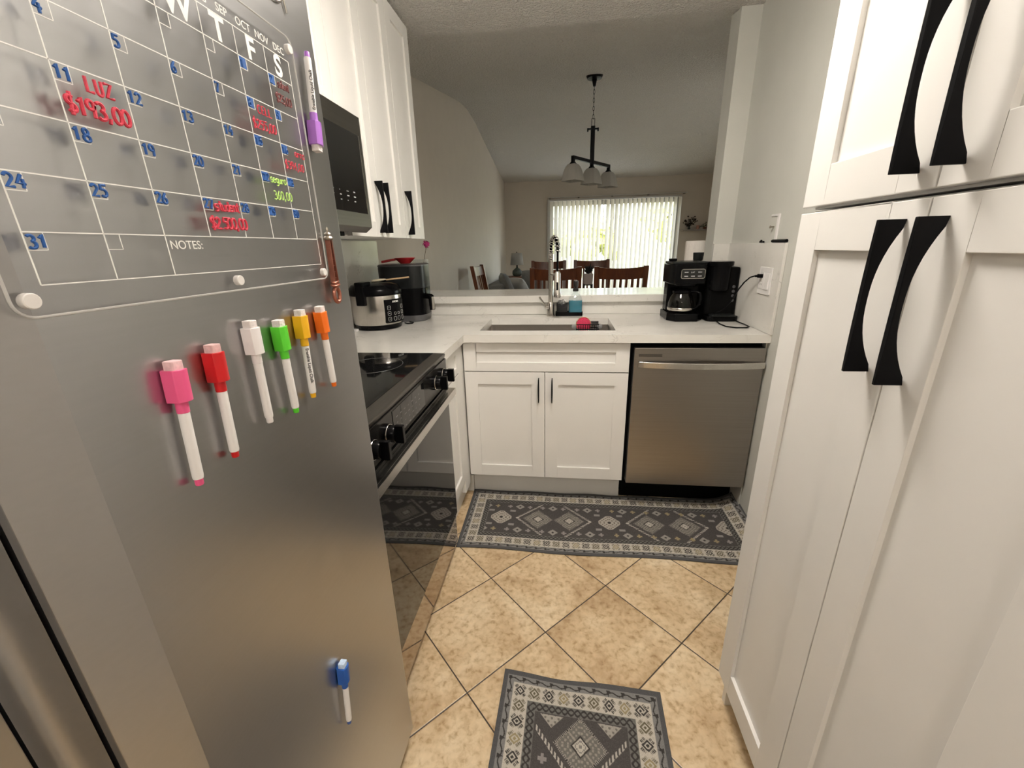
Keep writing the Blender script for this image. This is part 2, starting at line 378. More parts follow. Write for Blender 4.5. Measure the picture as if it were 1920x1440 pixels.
# ------------------------------------------------------------------ LAMPS on the ceilings
def lamp(name, x, y, r, L, label):
    t = thing(name, label, 'ceiling light', (x,y,ZK))
    m = MB(); m.lathe([(r*.55,ZK-.001),(r*.55,ZK-.018),(r*.12,ZK-.022),(r*.12,ZK-.113),(r*.80,ZK-.117)], (x,y,0), 40); part('fixture_ring', m, WPLAST, t, smooth=40)
    m = MB(); m.lathe([(r*.82,ZK-.1175),(r*.96,ZK-.12),(r,ZK-.13),(r,ZK-.17),(r*.93,ZK-.185),(r*.5,ZK-.19)], (x,y,0), 40)
    part('diffuser', m, mat('lit_diffuser', (.9,.88,.84), .5, emit=(1.0,.925,.835), es=L), t, smooth=40)
lamp('ceiling_light', .50, -.78, .19, LAMP_KITCHEN, 'round white ceiling light over the kitchen floor')
lamp('ceiling_light', .47, -3.1, .20, LAMP_FILL, 'unseen round fill light added behind the refrigerator and pantry')  # added fill light, brightens the area behind the camera

# ------------------------------------------------------------------ cabinets
HANDLE = BLACK
def pull(base, L, parent, d=.034, out=(0,0,0), up=(0,0,1), wid=.009, name='handle', side=None):
    # bow handle: straight outer edge, concave inner edge, feet at the two ends
    out = Vector(out); up = Vector(up); s = up.cross(out)
    T = frame(base, s, up, out); m = MB(T); N = 18; rings = []
    for i in range(N+1):
        t = i/N; q = abs(2*t-1); din = 0 if q > .93 else (d-.0085)*(1-(q/.93)**2.3)
        w = wid*(.55+.45*(1-q*q))/2; y = (t-.5)*L
        rings.append([(-w,y,din),(w,y,din),(w,y,d),(-w,y,d)])
    m.loft(rings); return part(name, m, HANDLE, parent, bevel=.0008, smooth=35)
def shaker(T, w, h, parent, name='door', st=.062, th=.02, rec=.009, rail=None):
    rail = rail or st; m = MB(T)
    m.box((0,0,0),(st,h,th)); m.box((w-st,0,0),(w,h,th)); m.box((st,0,0),(w-st,rail,th)); m.box((st,h-rail,0),(w-st,h,th))
    m.box((st-.004,rail-.004,.003),(w-st+.004,h-rail+.004,th-rec))
    return part(name, m, WHITE, parent, bevel=.0011)
# -- pantry: tall lower unit and the unit above it (face looks to -X)
PX, PY0, PYM, PY1 = .925, -.940, -1.2475, -1.555
pt = thing('pantry_cabinet', 'tall white lower pantry unit with two long doors and black bow handles, right foreground', 'cabinet', (1.14,-1.25,0))
m = MB(); m.box((PX+.022,PY1,.10),(XR-.002,PY0-.002,1.349)); m.box((PX+.022,PY0-.022,.0),(XR-.002,PY0-.002,.10)); part('carcass', m, WHITE, pt, bevel=.001)
m = MB(); m.box((PX+.085,PY1,.0),(PX+.10,PY0-.022,.10)); part('toe_kick', m, WHITE, pt)
FP = lambda y, z: frame((PX+.02, y, z), (0,1,0), (0,0,1), (-1,0,0))
for y0, y1, hy in ((PYM+.0015, PY0, -1.2135), (PY1, PYM-.0015, -1.2805)):
    d = shaker(FP(y0, .108), y1-y0, 1.345-.108, pt, st=.067)
    pull((PX, hy, 1.212), .218, d, .036, (-1,0,0))
pu = thing('pantry_cabinet', 'white upper pantry unit with two doors directly above the tall pantry unit', 'cabinet', (1.14,-1.25,1.352))
m = MB(); m.box((PX+.022,PY1,1.352),(XR-.002,PY0-.002,ZK-.002)); part('carcass', m, WHITE, pu, bevel=.001)
for y0, y1, hy in ((PYM+.0015, PY0, -1.2135), (PY1, PYM-.0015, -1.2805)):
    d = shaker(FP(y0, 1.356), y1-y0, 2.30-1.356, pu, st=.067)
    pull((PX, hy, 1.486), .218, d, .036, (-1,0,0))
# -- upper cabinets on the left wall (faces look to +X)
UX = -.30
FU = lambda y, z: frame((UX-.02, y, z), (0,1,0), (0,0,1), (1,0,0))
uc = thing('wall_cabinet', 'white wall cabinet with two doors and a black handle pair, right of the microwave', 'cabinet', (-.49,-.10,1.35))
m = MB(); m.box((XL+.001,-.375,1.355),(UX-.022,.172,2.312)); part('carcass', m, WHITE, uc, bevel=.001)
for y0, y1, hy in ((-.374,-.104,-.130), (-.101,.171,-.073)):
    d = shaker(FU(y0,1.352), y1-y0, 2.305-1.352, uc, st=.058); pull((UX,hy,1.466), .196, d, .034, (1,0,0))
uc = thing('wall_cabinet', 'narrow single-door white wall cabinet at the far end above the air fryer', 'cabinet', (-.49,.31,1.35))
m = MB(); m.box((XL+.001,.173,1.355),(UX-.022,.452,2.312)); part('carcass', m, WHITE, uc, bevel=.001)
d = shaker(FU(.174,1.352), .277, 2.305-1.352, uc, st=.058); pull((UX,.203,1.466), .196, d, .034, (1,0,0))
uc = thing('wall_cabinet', 'white wall cabinet with two doors above the microwave', 'cabinet', (-.49,-.75,1.72))
m = MB(); m.box((XL+.001,-1.135,1.728),(UX-.022,-.376,2.312)); part('carcass', m, WHITE, uc, bevel=.001)
for y0, y1 in ((-.755,-.377), (-1.134,-.758)): shaker(FU(y0,1.732), y1-y0, 2.305-1.732, uc, st=.058)
uc = thing('wall_cabinet', 'deep white cabinet bridging over the refrigerator top', 'cabinet', (-.4,-1.6,1.79))
m = MB(); m.box((XL+.001,-2.06,1.80),(-.12,-1.137,2.312)); part('carcass', m, WHITE, uc, bevel=.001)
# -- sink base (face looks to -Y)
sb = thing('sink_cabinet', 'white sink base cabinet with drawer front over two doors', 'cabinet', (.38,.3,0))
m = MB(); m.box((-.02,.021,.155),(.770,.585,.70)); m.box((-.02,.021,.70),(.05,.585,.876)); m.box((.715,.021,.70),(.770,.585,.876)); m.box((.05,.021,.70),(.715,.06,.876)); part('carcass', m, WHITE, sb, bevel=.001)
m = MB(); m.box((-.0195,.10,0),(.770,.115,.155)); part('toe_kick', m, WHITE, sb)
FS = lambda x, z: frame((x, .02, z), (1,0,0), (0,0,1), (0,-1,0))
shaker(FS(-.012,.732), .779, .139, sb, 'drawer_front', st=.062, rail=.044)
for x0, x1, hx in ((-.012,.3765,.349), (.3795,.767,.413)):
    d = shaker(FS(x0,.160), x1-x0, .727-.160, sb); pull((hx, 0, .642), .118, d, .03, (0,-1,0), wid=.0075)
# -- narrow base cabinet between range and corner (face looks to +X)
nb = thing('base_cabinet', 'narrow white corner base cabinet between the range and the sink cabinet', 'cabinet', (-.3,-.2,0))
m = MB(); m.box((XL+.02,-.362,.10),(-.042,.58,.876)); m.box((-.042,-.085,.10),(-.021,.02,.876)); m.box((XL+.02,-.362,0),(-.062,.58,.10)); m.box((-.062,.09,0),(-.0205,.10,.10)); part('carcass', m, WHITE, nb, bevel=.001)
FN = lambda y, z: frame((-.04, y, z), (0,1,0), (0,0,1), (1,0,0))
shaker(FN(-.360,.175), .275, .74-.175, nb, st=.055)
d = shaker(FN(-.360,.748), .275, .122, nb, 'drawer_front', st=.03, rail=.03)

# ------------------------------------------------------------------ countertops, sink, splashes, bar top
SX0, SX1, SY0, SY1 = .057, .708, .080, .436
ct = thing('countertop', 'white veined quartz worktop running from the range corner past the sink', 'countertop', (.35,.27,.878))
m = MB(); z0 = ZC-.036
m.box((XL+.001,-.366,z0),(0,-.025,ZC)); m.box((XL+.001,-.025,z0),(SX0,.587,ZC)); m.box((SX1,-.025,z0),(XR-.001,.5685,ZC)); m.box((SX0,-.025,z0),(SX1,SY0,ZC)); m.box((SX0,SY1,z0),(SX1,.587,ZC)); m.box((SX1,.5685,z0),(1.256,.587,ZC))
bmesh.ops.remove_doubles(m.bm, verts=m.bm.verts, dist=1e-6)
part('slab', m, QUARTZ, ct)
sk = thing('kitchen_sink', 'undermount stainless sink basin set in the white worktop', 'sink', (.38,.26,.66))
m = MB(); a = .006; zb = .672
o = rrect(SX0-.012,SX1+.012,SY0-.012,SY1+.012,.02); i1 = rrect(SX0-a,SX1+a,SY0-a,SY1+a,.016); i2 = rrect(SX0+.004,SX1-.004,SY0+.004,SY1-.004,.02); 
m.loft([[(x,y,z0-.001) for x,y in o],[(x,y,z0-.001) for x,y in i1],[(x,y,zb+.01) for x,y in i1],[(x,y,zb) for x,y in i2]], cap=False); vs = [m.v((x,y,zb)) for x,y in i2]; m.f(vs)
part('basin', m, SINKM, sk, smooth=30, solid=.0015)
m = MB(); m.lathe([(.045,zb+.001),(.045,zb+.004),(.03,zb+.004),(.028,zb+.002)], (.38,.26,0), 24); part('drain', m, CHROME, sk, smooth=40)
m = MB(); m.box((XL+.001,.5755,ZC+.001),(1.256,.5875,.986)); tag(build('backsplash', m, QUARTZ, bevel=.001), 'low white quartz splash behind the sink under the raised bar', 'backsplash')
m = MB(); m.box((XL+.001,-.366,ZC+.001),(XL+.013,.575,1.353)); m.box((XL+.001,-1.135,ZC+.001),(XL+.013,-.366,1.348)); tag(build('backsplash', m, QUARTZ, bevel=.001), 'tall quartz splash on the left wall behind the range, rice cooker and air fryer', 'backsplash')
m = MB(); m.box((XR-.013,-.030,ZC+.001),(XR-.001,.555,1.287)); tag(build('backsplash', m, QUARTZ, bevel=.001), 'quartz splash on the right wall behind the coffee machines', 'backsplash')
m = MB(); m.box((1.258,.556,ZC+.001),(XR-.001,.5695,1.287)); tag(build('backsplash', m, QUARTZ, bevel=.001), 'narrow quartz splash on the wall end behind the single-serve machine', 'backsplash')
m = MB(); m.prism([(XL+.001,.548),(1.256,.548),(1.256,.702),(1.47,.702),(1.47,.95),(XL+.001,.95)], .987, 1.027); tag(build('bar_top', m, QUARTZ, bevel=.002), 'raised white quartz bar top behind the sink', 'bar counter')

# ------------------------------------------------------------------ REFRIGERATOR
RX, RY1, RYB, RYG = .066, -1.143, -1.617, -1.668
fr = thing('refrigerator', 'stainless side by side refrigerator filling the left foreground', 'refrigerator', (-.3,-1.6,0))
m = MB(); m.box((-.625,-2.055,.03),(-.004,-1.146,1.755)); part('cabinet_body', m, STEELD, fr, bevel=.003)
m = MB(); m.prism([(0,RY1),(RX-.004,RY1),(RX-.001,RY1-.0015),(RX,RY1-.005),(RX,RYB),(RX-.019,RYG+.002),(RX-.024,RYG),(RX-.05,RYG),(0,RYG)], .055, 1.765)
dr_ = part('door', m, STEEL, fr, bevel=.0008, label='right stainless door holding the calendar board and markers')
m = MB(); m.prism([(0,-2.055),(RX-.004,-2.055),(RX,-2.05),(RX,-1.763),(RX-.019,-1.714),(RX-.024,-1.712),(RX-.05,-1.712),(0,-1.712)], .055, 1.765)
dl_ = part('door', m, STEEL, fr, bevel=.0008, label='left stainless door at the photo edge')
m = MB(); N = 10; pl = [(.0,-1.671)]+[(.0405-.018*math.sin(PI*i/N), -1.671-.038*i/N) for i in range(N+1)]+[(.0,-1.709)]
m.prism(pl, .06, 1.76); part('handle_pocket', m, STEEL, fr, smooth=50)
m = MB(); m.box((.0,-2.05,.006),(.03,-1.15,.05)); part('toe_grille', m, BPLAST, fr, bevel=.002)
# emblem: a ring with an inner curl and a tail
m = MB(FX(RX+.001,-1.230,1.6395))
m.tube([(.017*math.cos(R(a)), .017*math.sin(R(a)), .001) for a in range(0,360,15)], .0013, 6, True)
m.tube([(.0095*math.cos(R(a)), .0095*math.sin(R(a)), .001) for a in range(-200,60,15)], .0011, 6)
m.tube([(.0165,.012,.001),(.0175,-.006,.001),(.0215,-.0225,.001)], .0013, 6); m.ball((-.001,-.003,.001), .0018)
part('emblem', m, CHROME, dr_, smooth=60)

# ------------------------------------------------------------------ CALENDAR BOARD
CX = .077
cal = thing('calendar_board', 'clear acrylic monthly calendar board on the refrigerator door with handwritten dates and bills', 'calendar', (CX,-1.428,1.257))
m = MB(); m.prism(rrect(-1.634,-1.223,1.257,1.581,.013,6), CX-.004, CX, 'x'); part('acrylic_panel', m, ACRYL, cal, bevel=.0006)
m = MB(); m.tube([(CX-.0012,a,b) for a, b in rrect(-1.6335,-1.2235,1.2575,1.5805,.013,6)], .0011, 6, True); part('edge_highlight', m, translucent('edge_highlight_white', (.72,.71,.69), .5), cal, smooth=60)  # bright lines of the acrylic edges, put in as a pale rim tube
CC = [-1.613,-1.5575,-1.5015,-1.4465,-1.3925,-1.343,-1.2915,-1.241]; RW = [1.548,1.520,1.4795,1.439,1.398,1.357,1.317,1.280]
m = MB(); lw = .00045; x0, x1 = CX+.0001, CX+.0005
for z in RW: m.box((x0,CC[0],z-lw),(x1,CC[-1],z+lw))
for k, y in enumerate(CC): m.box((x0,y-lw,RW[-1] if k in (0,1,2,7) else RW[6]),(x1,y+lw,RW[0]))
for r in range(1,7):
    for c in range(7):
        if r == 6 and c > 1: continue
        y, z = CC[c], RW[r]; m.box((x0,y,z-.0125-lw*.7),(x1,y+.0125,z-.0125+lw*.7)); m.box((x0,y+.0125-lw*.7,z-.0125),(x1,y+.0125+lw*.7,z))
part('grid_lines', m, INKW, cal)
for c, ch in enumerate('SMTWTFS'): m = MB(); text_into(m, ch, .0335, FX(CX+.0003, (CC[c]+CC[c+1])/2, 1.5235), 'CENTER', offset=.0009); part('weekday_letter', m, INKW, cal)
for k, t in enumerate('JAN FEB MAR APR MAY JUN JUL AUG SEP OCT NOV DEC'.split()): m = MB(); text_into(m, t, .0115, FX(CX+.0003, -1.262-.0325*(11-k)+.003, 1.5525), 'CENTER'); part('month_name', m, INKW, cal)
m = MB(); text_into(m, 'NOTES:', .0115, FX(CX+.0003,-1.4985,1.3045)); part('notes_heading', m, INKW, cal)
FT = lambda y, z: FX(CX+.0005, y, z)
day = 1
for r in range(1,7):
    for c in range(7):
        if (r == 1 and c < 5) or day > 31: continue
        m = MB(); pen_into(m, '%d' % day, .0092, .00110, FT(CC[c]+.0012, RW[r]-.0110)); day += 1
        y, z = CC[c], RW[r]
        if c in (5,6): m.box((x0,y+.0006,z-.0118),(x1,y+.0112,z-.0009))
        part('date_number', m, INKB, cal)
m = MB(); pen_into(m, 'LUZ', .011, .0012, FT(-1.536,1.4245)); pen_into(m, '$193,00', .0125, .0014, FT(-1.5545,1.4065), .60); part('handwritten_note', m, INKR, cal, label='red note reading LUZ $193,00')
m = MB(); pen_into(m, 'CELL', .0095, .0008, FT(-1.3265,1.4650)); pen_into(m, '$255,00', .0105, .0009, FT(-1.3395,1.4470), .63); part('handwritten_note', m, INKR, cal, label='red note reading CELL $255,00')
m = MB(); pen_into(m, 'carro', .0095, .0007, FT(-1.2685,1.4275), .60); pen_into(m, '$394,00', .0098, .0007, FT(-1.2885,1.4095), .66); part('handwritten_note', m, INKR, cal, label='red note reading carro $394,00')
m = MB(); pen_into(m, 'seguro', .0095, .0007, FT(-1.3275,1.3865), .58); pen_into(m, '360,00', .0105, .0007, FT(-1.3255,1.3665), .66); part('handwritten_note', m, INKG, cal, label='green note reading seguro 360,00')
m = MB(); pen_into(m, 'student', .0105, .0011, FT(-1.432,1.3445), .50); pen_into(m, '$2.500,00', .012, .0013, FT(-1.442,1.3255), .52); part('handwritten_note', m, INKR, cal, label='red two-line note in the last full row')
m = MB(); pen_into(m, 'sdent', .009, .0009, FT(-1.2755,1.5085), .56); pen_into(m, '$25,00', .010, .0010, FT(-1.283,1.4905), .58); part('handwritten_note', m, INKD, cal, label='half wiped dark red note')
FMAG = mat('frosted_magnet', (.72,.69,.66), .4)
for y, z in ((-1.622,1.2695),(-1.418,1.2685),(-1.2345,1.2675),(-1.2315,1.5665),(-1.622,1.570),(-1.42,1.570)):
    m = MB(); m.lathe([(.0058,CX-.0046),(.0058,CX+.0008),(.0052,CX+.0014)], (0,y,z), 24, 'x'); k = part('magnet', m, FMAG, cal, smooth=40)

# ------------------------------------------------------------------ MARKERS on the refrigerator
def marker(y, z, c, label, rot=0, flip=False, colname='', fade=None, script=None, cap=None):
    t = thing('marker_pen', label, 'marker', (RX+.0095,y,z), 'magnetic markers on the refrigerator door')
    M = Matrix.Translation((RX+.0095,y,z)); pm = mat(colname+'_plastic', c, .3, var=.03)
    def mb(): return MB(M)
    L = .068
    m = mb(); m.lathe([(.0050,L-.012),(.0050,L-.003),(.0044,L)], (0,0,0), 6); 
    q = mb(); q.prism(rrect(-.0058,.0058,-.0062,.0062,.0015,3), L-.011, L-.001); m.bm.free()
    part('eraser', q, FELT if fade is None else mat(colname+'_felt', fade, .95, var=.15, vs=200), t, bevel=.001)
    m = mb(); m.prism([(.0088,.0032),(.0062,.0086),(-.0075,.0086),(-.0093,.006),(-.0093,-.006),(-.0075,-.0086),(.0062,-.0086),(.0088,-.0032)], L-.043, L-.010); m.lathe([(.0056,L-.055),(.0058,L-.040)], (0,0,0), 16)
    part('cap', m, pm, t, bevel=.0005, smooth=35)
    m = mb(); m.lathe([(.0052,L-.054),(.0052,-L+.010),(.0047,-L+.0075)], (0,0,0), 20); part('barrel', m, WPLAST, t, smooth=40)
    m = mb(); m.lathe([(.0040,-L+.009),(.0040,-L+.001),(.0034,-L)], (0,0,0), 16); part('end_plug', m, pm, t, smooth=40)
    if script:
        sg = 1 if flip else -1; nn = Vector((math.cos(R(38)), sg*math.sin(R(38)), 0)); uu = Vector((0,0,-1)); vv = nn.cross(uu)
        m = mb(); text_into(m, script, .0062, frame(nn*.00535-vv*.0018+Vector((0,0,L-.058)), uu, vv, nn), thick=.0003, offset=.0001)
        part('printed_text', m, INKK, t)
    t.rotation_euler = (R(rot + (180 if flip else 0)), 0, 0)
    return t
marker(-1.534, 1.133, (.80,.10,.26), 'pink capped white marker, leftmost in the row on the refrigerator', -4.0, colname='pink', fade=(.75,.50,.52))
marker(-1.4825, 1.138, (.58,.008,.012), 'red capped white marker next to the pink one on the refrigerator', -2.9, colname='red', fade=(.68,.45,.44))
marker(-1.4185, 1.1535, (.80,.76,.76), 'all white marker in the middle of the refrigerator row', -1.2, colname='white')
marker(-1.3655, 1.1455, (.10,.62,.03), 'bright green capped white marker on the refrigerator', 0.0, colname='green')
marker(-1.3175, 1.152, (.82,.44,.01), 'yellow capped white marker on the refrigerator', -2.0, colname='yellow', script='Erasable Liquid Chalk')
marker(-1.2615, 1.150, (.86,.17,.01), 'orange capped white marker, rightmost in the row on the refrigerator', 2.0, colname='orange')
marker(-1.387, .535, (.015,.10,.42), 'blue capped white marker low on the refrigerator', -6.5, colname='blue', fade=(.5,.62,.8))
marker(-1.1905, 1.513, (.42,.17,.62), 'purple marker hanging cap down beside the calendar board', -5.5, flip=True, colname='purple', script='Erasable Liquid Chalk')
# copper tower-shaped bottle opener magnet
COPPER = mat('aged_copper', (.42,.17,.12), .32, .85, var=.2, vs=80); PEWTER = mat('pewter', (.42,.38,.32), .3, .9, var=.2, vs=90)
bo = thing('bottle_opener', 'copper tower-shaped bottle opener magnet beside the calendar board', 'bottle opener', (RX,-1.199,1.215))
M = FX(RX+.008,-1.2025,1.2155)
m = MB(M); m.lathe([(.0012,.100),(.0075,.1015),(.0085,.104),(.0070,.106),(.0045,.108),(.0058,.110),(.0040,.1125),(.0016,.114),(.0026,.1175),(.0008,.121)], (0,0,0), 16, 'y'); part('finial', m, PEWTER, bo, smooth=50)
m = MB(M)
for s in (-1,1): m.loft([[(s*(.0036+.0018*(1-k)+.0008),.034+.067*k,-.004),(s*(.0015+.0035*(1-k)),.034+.067*k,-.004),(s*(.0015+.0035*(1-k)),.034+.067*k,.004),(s*(.0036+.0018*(1-k)+.0008),.034+.067*k,.004)] for k in (0,.33,.66,1)])
for k in range(6): m.box((-.004,.040+.010*k,-.002),(.004,.0412+.010*k,.002))
part('tower', m, COPPER, bo, smooth=30)
m = MB(M)
for k, r in ((.0335,.008),(.0285,.0092)): m.tube([(r*math.cos(R(a)), k+.0008*math.sin(R(a*2)), .55*r*math.sin(R(a))) for a in range(0,360,20)], .0019, 8, True)
m.box((-.0068,.026,-.004),(.0068,.036,.004)); part('collar', m, COPPER, bo, smooth=50)
m = MB(M); m.tube([(.0085*math.cos(R(a)), .0125+.0125*math.sin(R(a)), 0) for a in range(0,360,15)], .003, 8, True, flat=1.2); part('opener_ring', m, COPPER, bo, smooth=60)

# ------------------------------------------------------------------ RANGE
GX, GY0, GY1 = .008, -1.128, -.370
rg = thing('range', 'black glass electric range with stainless handle beside the refrigerator', 'stove', (-.3,-.75,0))
m = MB(); m.box((-.62,GY0,.05),(GX-.03,GY1,.895)); part('body', m, STEELD, rg, bevel=.002)
m = MB(); m.box((-.62,GY0,.896),(-.037,GY1,.9155)); part('cooktop', m, BGLASS, rg, bevel=.002)
RINGM = mat('ring_print', (.10,.10,.10), .3)
for cx_, cy_, r in ((-.20,-.55,.10),(-.20,-.95,.085),(-.47,-.55,.075),(-.47,-.95,.10)):
    m = MB(); m.tube([(cx_+r*math.cos(R(a)), cy_+r*math.sin(R(a)), .9156) for a in range(0,360,10)], .0006, 4, True); part('burner_ring', m, RINGM, rg)
m = MB(); m.prism([(-.0365,.8955),(-.0365,.9155),(GX-.002,.9135),(GX,.909),(GX-.004,.8955)], GY0, GY1, 'y'); part('front_trim', m, STEELD, rg, bevel=.0008)
m = MB(); m.box((GX-.03,GY0,.795),(GX,GY1,.8945)); part('control_panel', m, mat('black_steel', (.022,.020,.019), .22, .6, var=.05), rg, bevel=.001)
m = MB(); m.box((GX,-.905,.803),(GX+.0012,-.645,.888)); dp = part('display', m, BGLASS, rg, bevel=.0004)
m = MB(); random.seed(3)
for k in range(7):
    for j in range(4): m.box((GX+.0012,-.885+.030*k,.812+.017*j),(GX+.0016,-.885+.030*k+random.uniform(.006,.016),.8145+.017*j))
part('display_print', m, mat('dim_print', (.16,.15,.145), .5), dp)
for y in (-.442,-.535,-.955,-1.045):
    z = .848; m = MB(); m.lathe([(.026,GX),(.026,GX+.008),(.0225,GX+.010),(.0225,GX+.026),(.020,GX+.029)], (0,y,z), 28, 'x'); kb = part('knob', m, BPLAST, rg, smooth=40)
    m = MB(); m.box((GX+.027,y-.007,z-.024),(GX+.050,y+.007,z+.024)); part('knob_grip', m, BPLAST, kb, bevel=.0015)
    m = MB(); m.tube([(GX+.0105,y+.0245*math.cos(R(a)),z+.0245*math.sin(R(a))) for a in range(0,360,15)], .001, 6, True); part('knob_ring', m, CHROME, kb)
m = MB(); m.box((GX-.03,GY0+.002,.192),(GX,GY1-.002,.785)); od = part('oven_door', m, BGLASS, rg, bevel=.0015)
HX = .0405
m = MB(); m.box((HX-.010,GY0+.012,.747),(HX,GY1-.002,.7745)); m.box((GX,GY0+.012,.7645),(HX-.009,GY1-.002,.7745)); part('oven_handle', m, STEELB, od, bevel=.001)
m = MB(); m.box((GX-.04,GY0+.004,.046),(GX-.007,GY1-.004,.184)); part('drawer', m, mat('smoked_steel', (.40,.34,.29), .07, 1.0, var=.05), rg, bevel=.0015)
for y in (-.42,-1.02):
    m = MB(); m.lathe([(.019,0),(.019,.012),(.012,.016),(.012,.05)], (-.045,y,0), 16); part('foot', m, BPLAST, rg, smooth=40)

# ------------------------------------------------------------------ MICROWAVE
MWX, MY0, MY1, MZ0, MZ1 = -.232, -1.128, -.352, 1.376, 1.724
mw = thing('microwave', 'over-the-range microwave with stainless frame and black glass door', 'microwave', (-.44,-.74,1.37))
m = MB(); m.prism([(XL+.001,1.395),(-.285,1.365),(-.262,1.365),(-.262,MZ1),(XL+.001,MZ1)], MY0, MY1, 'y'); part('body', m, STEELD, mw, bevel=.001)
m = MB(); m.prism([(-.2615,1.3605),(-.256,1.3605),(MWX,1.378),(MWX,MZ1),(-.2615,MZ1)], MY0, MY1, 'y'); dm = part('door_frame', m, STEELD, mw, bevel=.001)
m = MB(); m.box((MWX,MY0+.02,1.421),(MWX+.003,-.382,1.664)); gm = part('door_glass', m, BGLASS, dm, bevel=.0006)
m = MB(); m.box((MWX+.0005,-.3815,1.421),(MWX+.004,-.3785,1.664)); part('door_trim', m, CHROME, dm)
GPR = mat('grey_print', (.42,.42,.42), .5); random.seed(5)
for k in range(12):
    m = MB()
    for j in range(3):
        y = -.47-.045*k; z = 1.452+.014*j
        m.box((MWX+.003,y,z),(MWX+.0034,y+random.uniform(.004,.015),z+random.uniform(.0015,.004)))
    part('button_mark', m, GPR, gm)
m = MB(); m.box((-.55,-1.05,1.350),(-.30,-.43,1.374)); part('vent_tray', m, BMATTE, mw, bevel=.002)

# ------------------------------------------------------------------ DISHWASHER
dw = thing('dishwasher', 'stainless dishwasher under the worktop right of the sink cabinet', 'dishwasher', (1.06,.28,0))
m = MB(); m.box((.776,.03,.16),(1.341,.56,.874)); m.box((.776,.14,.02),(1.341,.56,.16)); part('tub', m, BMATTE, dw)
m = MB(); m.box((.784,-.020,.158),(1.341,.025,.8535)); dd = part('door', m, STEELH, dw, bevel=.003)
m = MB(); N = 20; rings = []
for i in range(N+1):
    t = i/N; x = .802+.540*t; b = .030*math.sin(PI*t)**.7 if 0 < t < 1 else 0; y = -.026-.004-b
    rings.append([(x,y,.764),(x,y+.012,.764),(x,y+.012,.792),(x,y,.792)])
m.loft(rings); m.box((.802,-.03,.764),(.818,-.0195,.792)); m.box((1.326,-.03,.764),(1.3405,-.0195,.792)); part('handle', m, STEELB, dd, bevel=.002, smooth=40)
m = MB(); m.box((.803,-.0212,.8155),(.905,-.0195,.8185)); m.box((.803,-.0212,.8225),(.905,-.0195,.8245)); part('vent_slot', m, BMATTE, dd)
m = MB(); m.box((.776,.112,.0),(1.341,.125,.155)); part('toe_panel', m, BMATTE, dw)
m = MB(); m.box((1.3435,.0,.0),(1.349,.56,.874)); tag(build('filler_panel', m, WALLW), 'thin pale filler panel between the dishwasher and the right wall', 'panel')

# ------------------------------------------------------------------ FAUCET
fa = thing('faucet', 'brushed nickel spring-neck kitchen faucet behind the sink', 'faucet', (.39,.51,ZC))
fx, fy = .39, .51
m = MB(); m.lathe([(.0235,ZC),(.0235,ZC+.006),(.0205,ZC+.008),(.0205,ZC+.075),(.0175,ZC+.08)], (fx,fy,0), 28); part('base', m, CHROME, fa, smooth=40)
m = MB(); m.lathe([(.0135,ZC+.079),(.0135,1.212),(.015,1.213),(.015,1.222),(.012,1.223)], (fx,fy,0), 24); part('post', m, CHROME, fa, smooth=40)
m = MB(); m.cyl((fx-.010,fy-.01,.965),(fx-.030,fy-.016,.972),.011,.010); m.cyl((fx-.028,fy-.016,.972),(fx-.062,fy-.03,1.026),.0048,.0055,12); part('lever', m, CHROME, fa, smooth=40)
# spring arch leaning a touch to the right, reaching over the basin
d = Vector((.26,-.9656,0)); arch = []
for i in range(60):
    t = i/59
    if t < .35: arch.append(Vector((fx,fy,1.222+.045*t/.35)))
    else:
        a = PI*(t-.35)/.65; arch.append(Vector((fx,fy,1.267)) + d*(.075*(1-math.cos(a))) + Vector((0,0,.072*math.sin(a))))
m = MB(); m.tube(arch, .0075, 10); m.tube([arch[-1], arch[-1]+Vector((0,0,-.10)), arch[-1]+Vector((.002,0,-.115))], .0055, 8); part('hose', m, BPLAST, fa, smooth=60)
m = MB(); pts = []; turns = 17; n = turns*14
for i in range(n+1):
    t = i/n*58.99; k = int(t); p = arch[k].lerp(arch[k+1], t-k); tg = (arch[min(k+1,59)]-arch[max(k-1,0)]).normalized()
    side = tg.cross(d).normalized() if abs(tg.dot(d)) < .999 else Vector((0,0,1)).cross(d)
    side = Vector((0,0,1)).cross(d).normalized(); nn = side.cross(tg).normalized(); a = 2*PI*turns*i/n
    pts.append(p+side*.0125*math.cos(a)+nn*.0125*math.sin(a))
m.tube(pts, .0024, 6); part('spring', m, CHROME, fa, smooth=60)
e = arch[-1]; zt = e.z-.105
m = MB(); m.lathe([(.009,zt+.01),(.0165,zt),(.0165,zt-.095),(.020,zt-.10),(.020,zt-.122),(.015,zt-.126)], (e.x,e.y,0), 24); m.tube([(fx,fy,zt-.012),((fx+e.x)/2,(fy+e.y)/2,zt-.012),(e.x,e.y,zt-.012)], .006, 10); sp = part('spray_head', m, CHROME, fa, smooth=40)
m = MB(); m.box((e.x-.005,e.y-.0185,zt-.085),(e.x+.005,e.y-.0155,zt-.045)); part('spray_button', m, BPLAST, sp, bevel=.001)

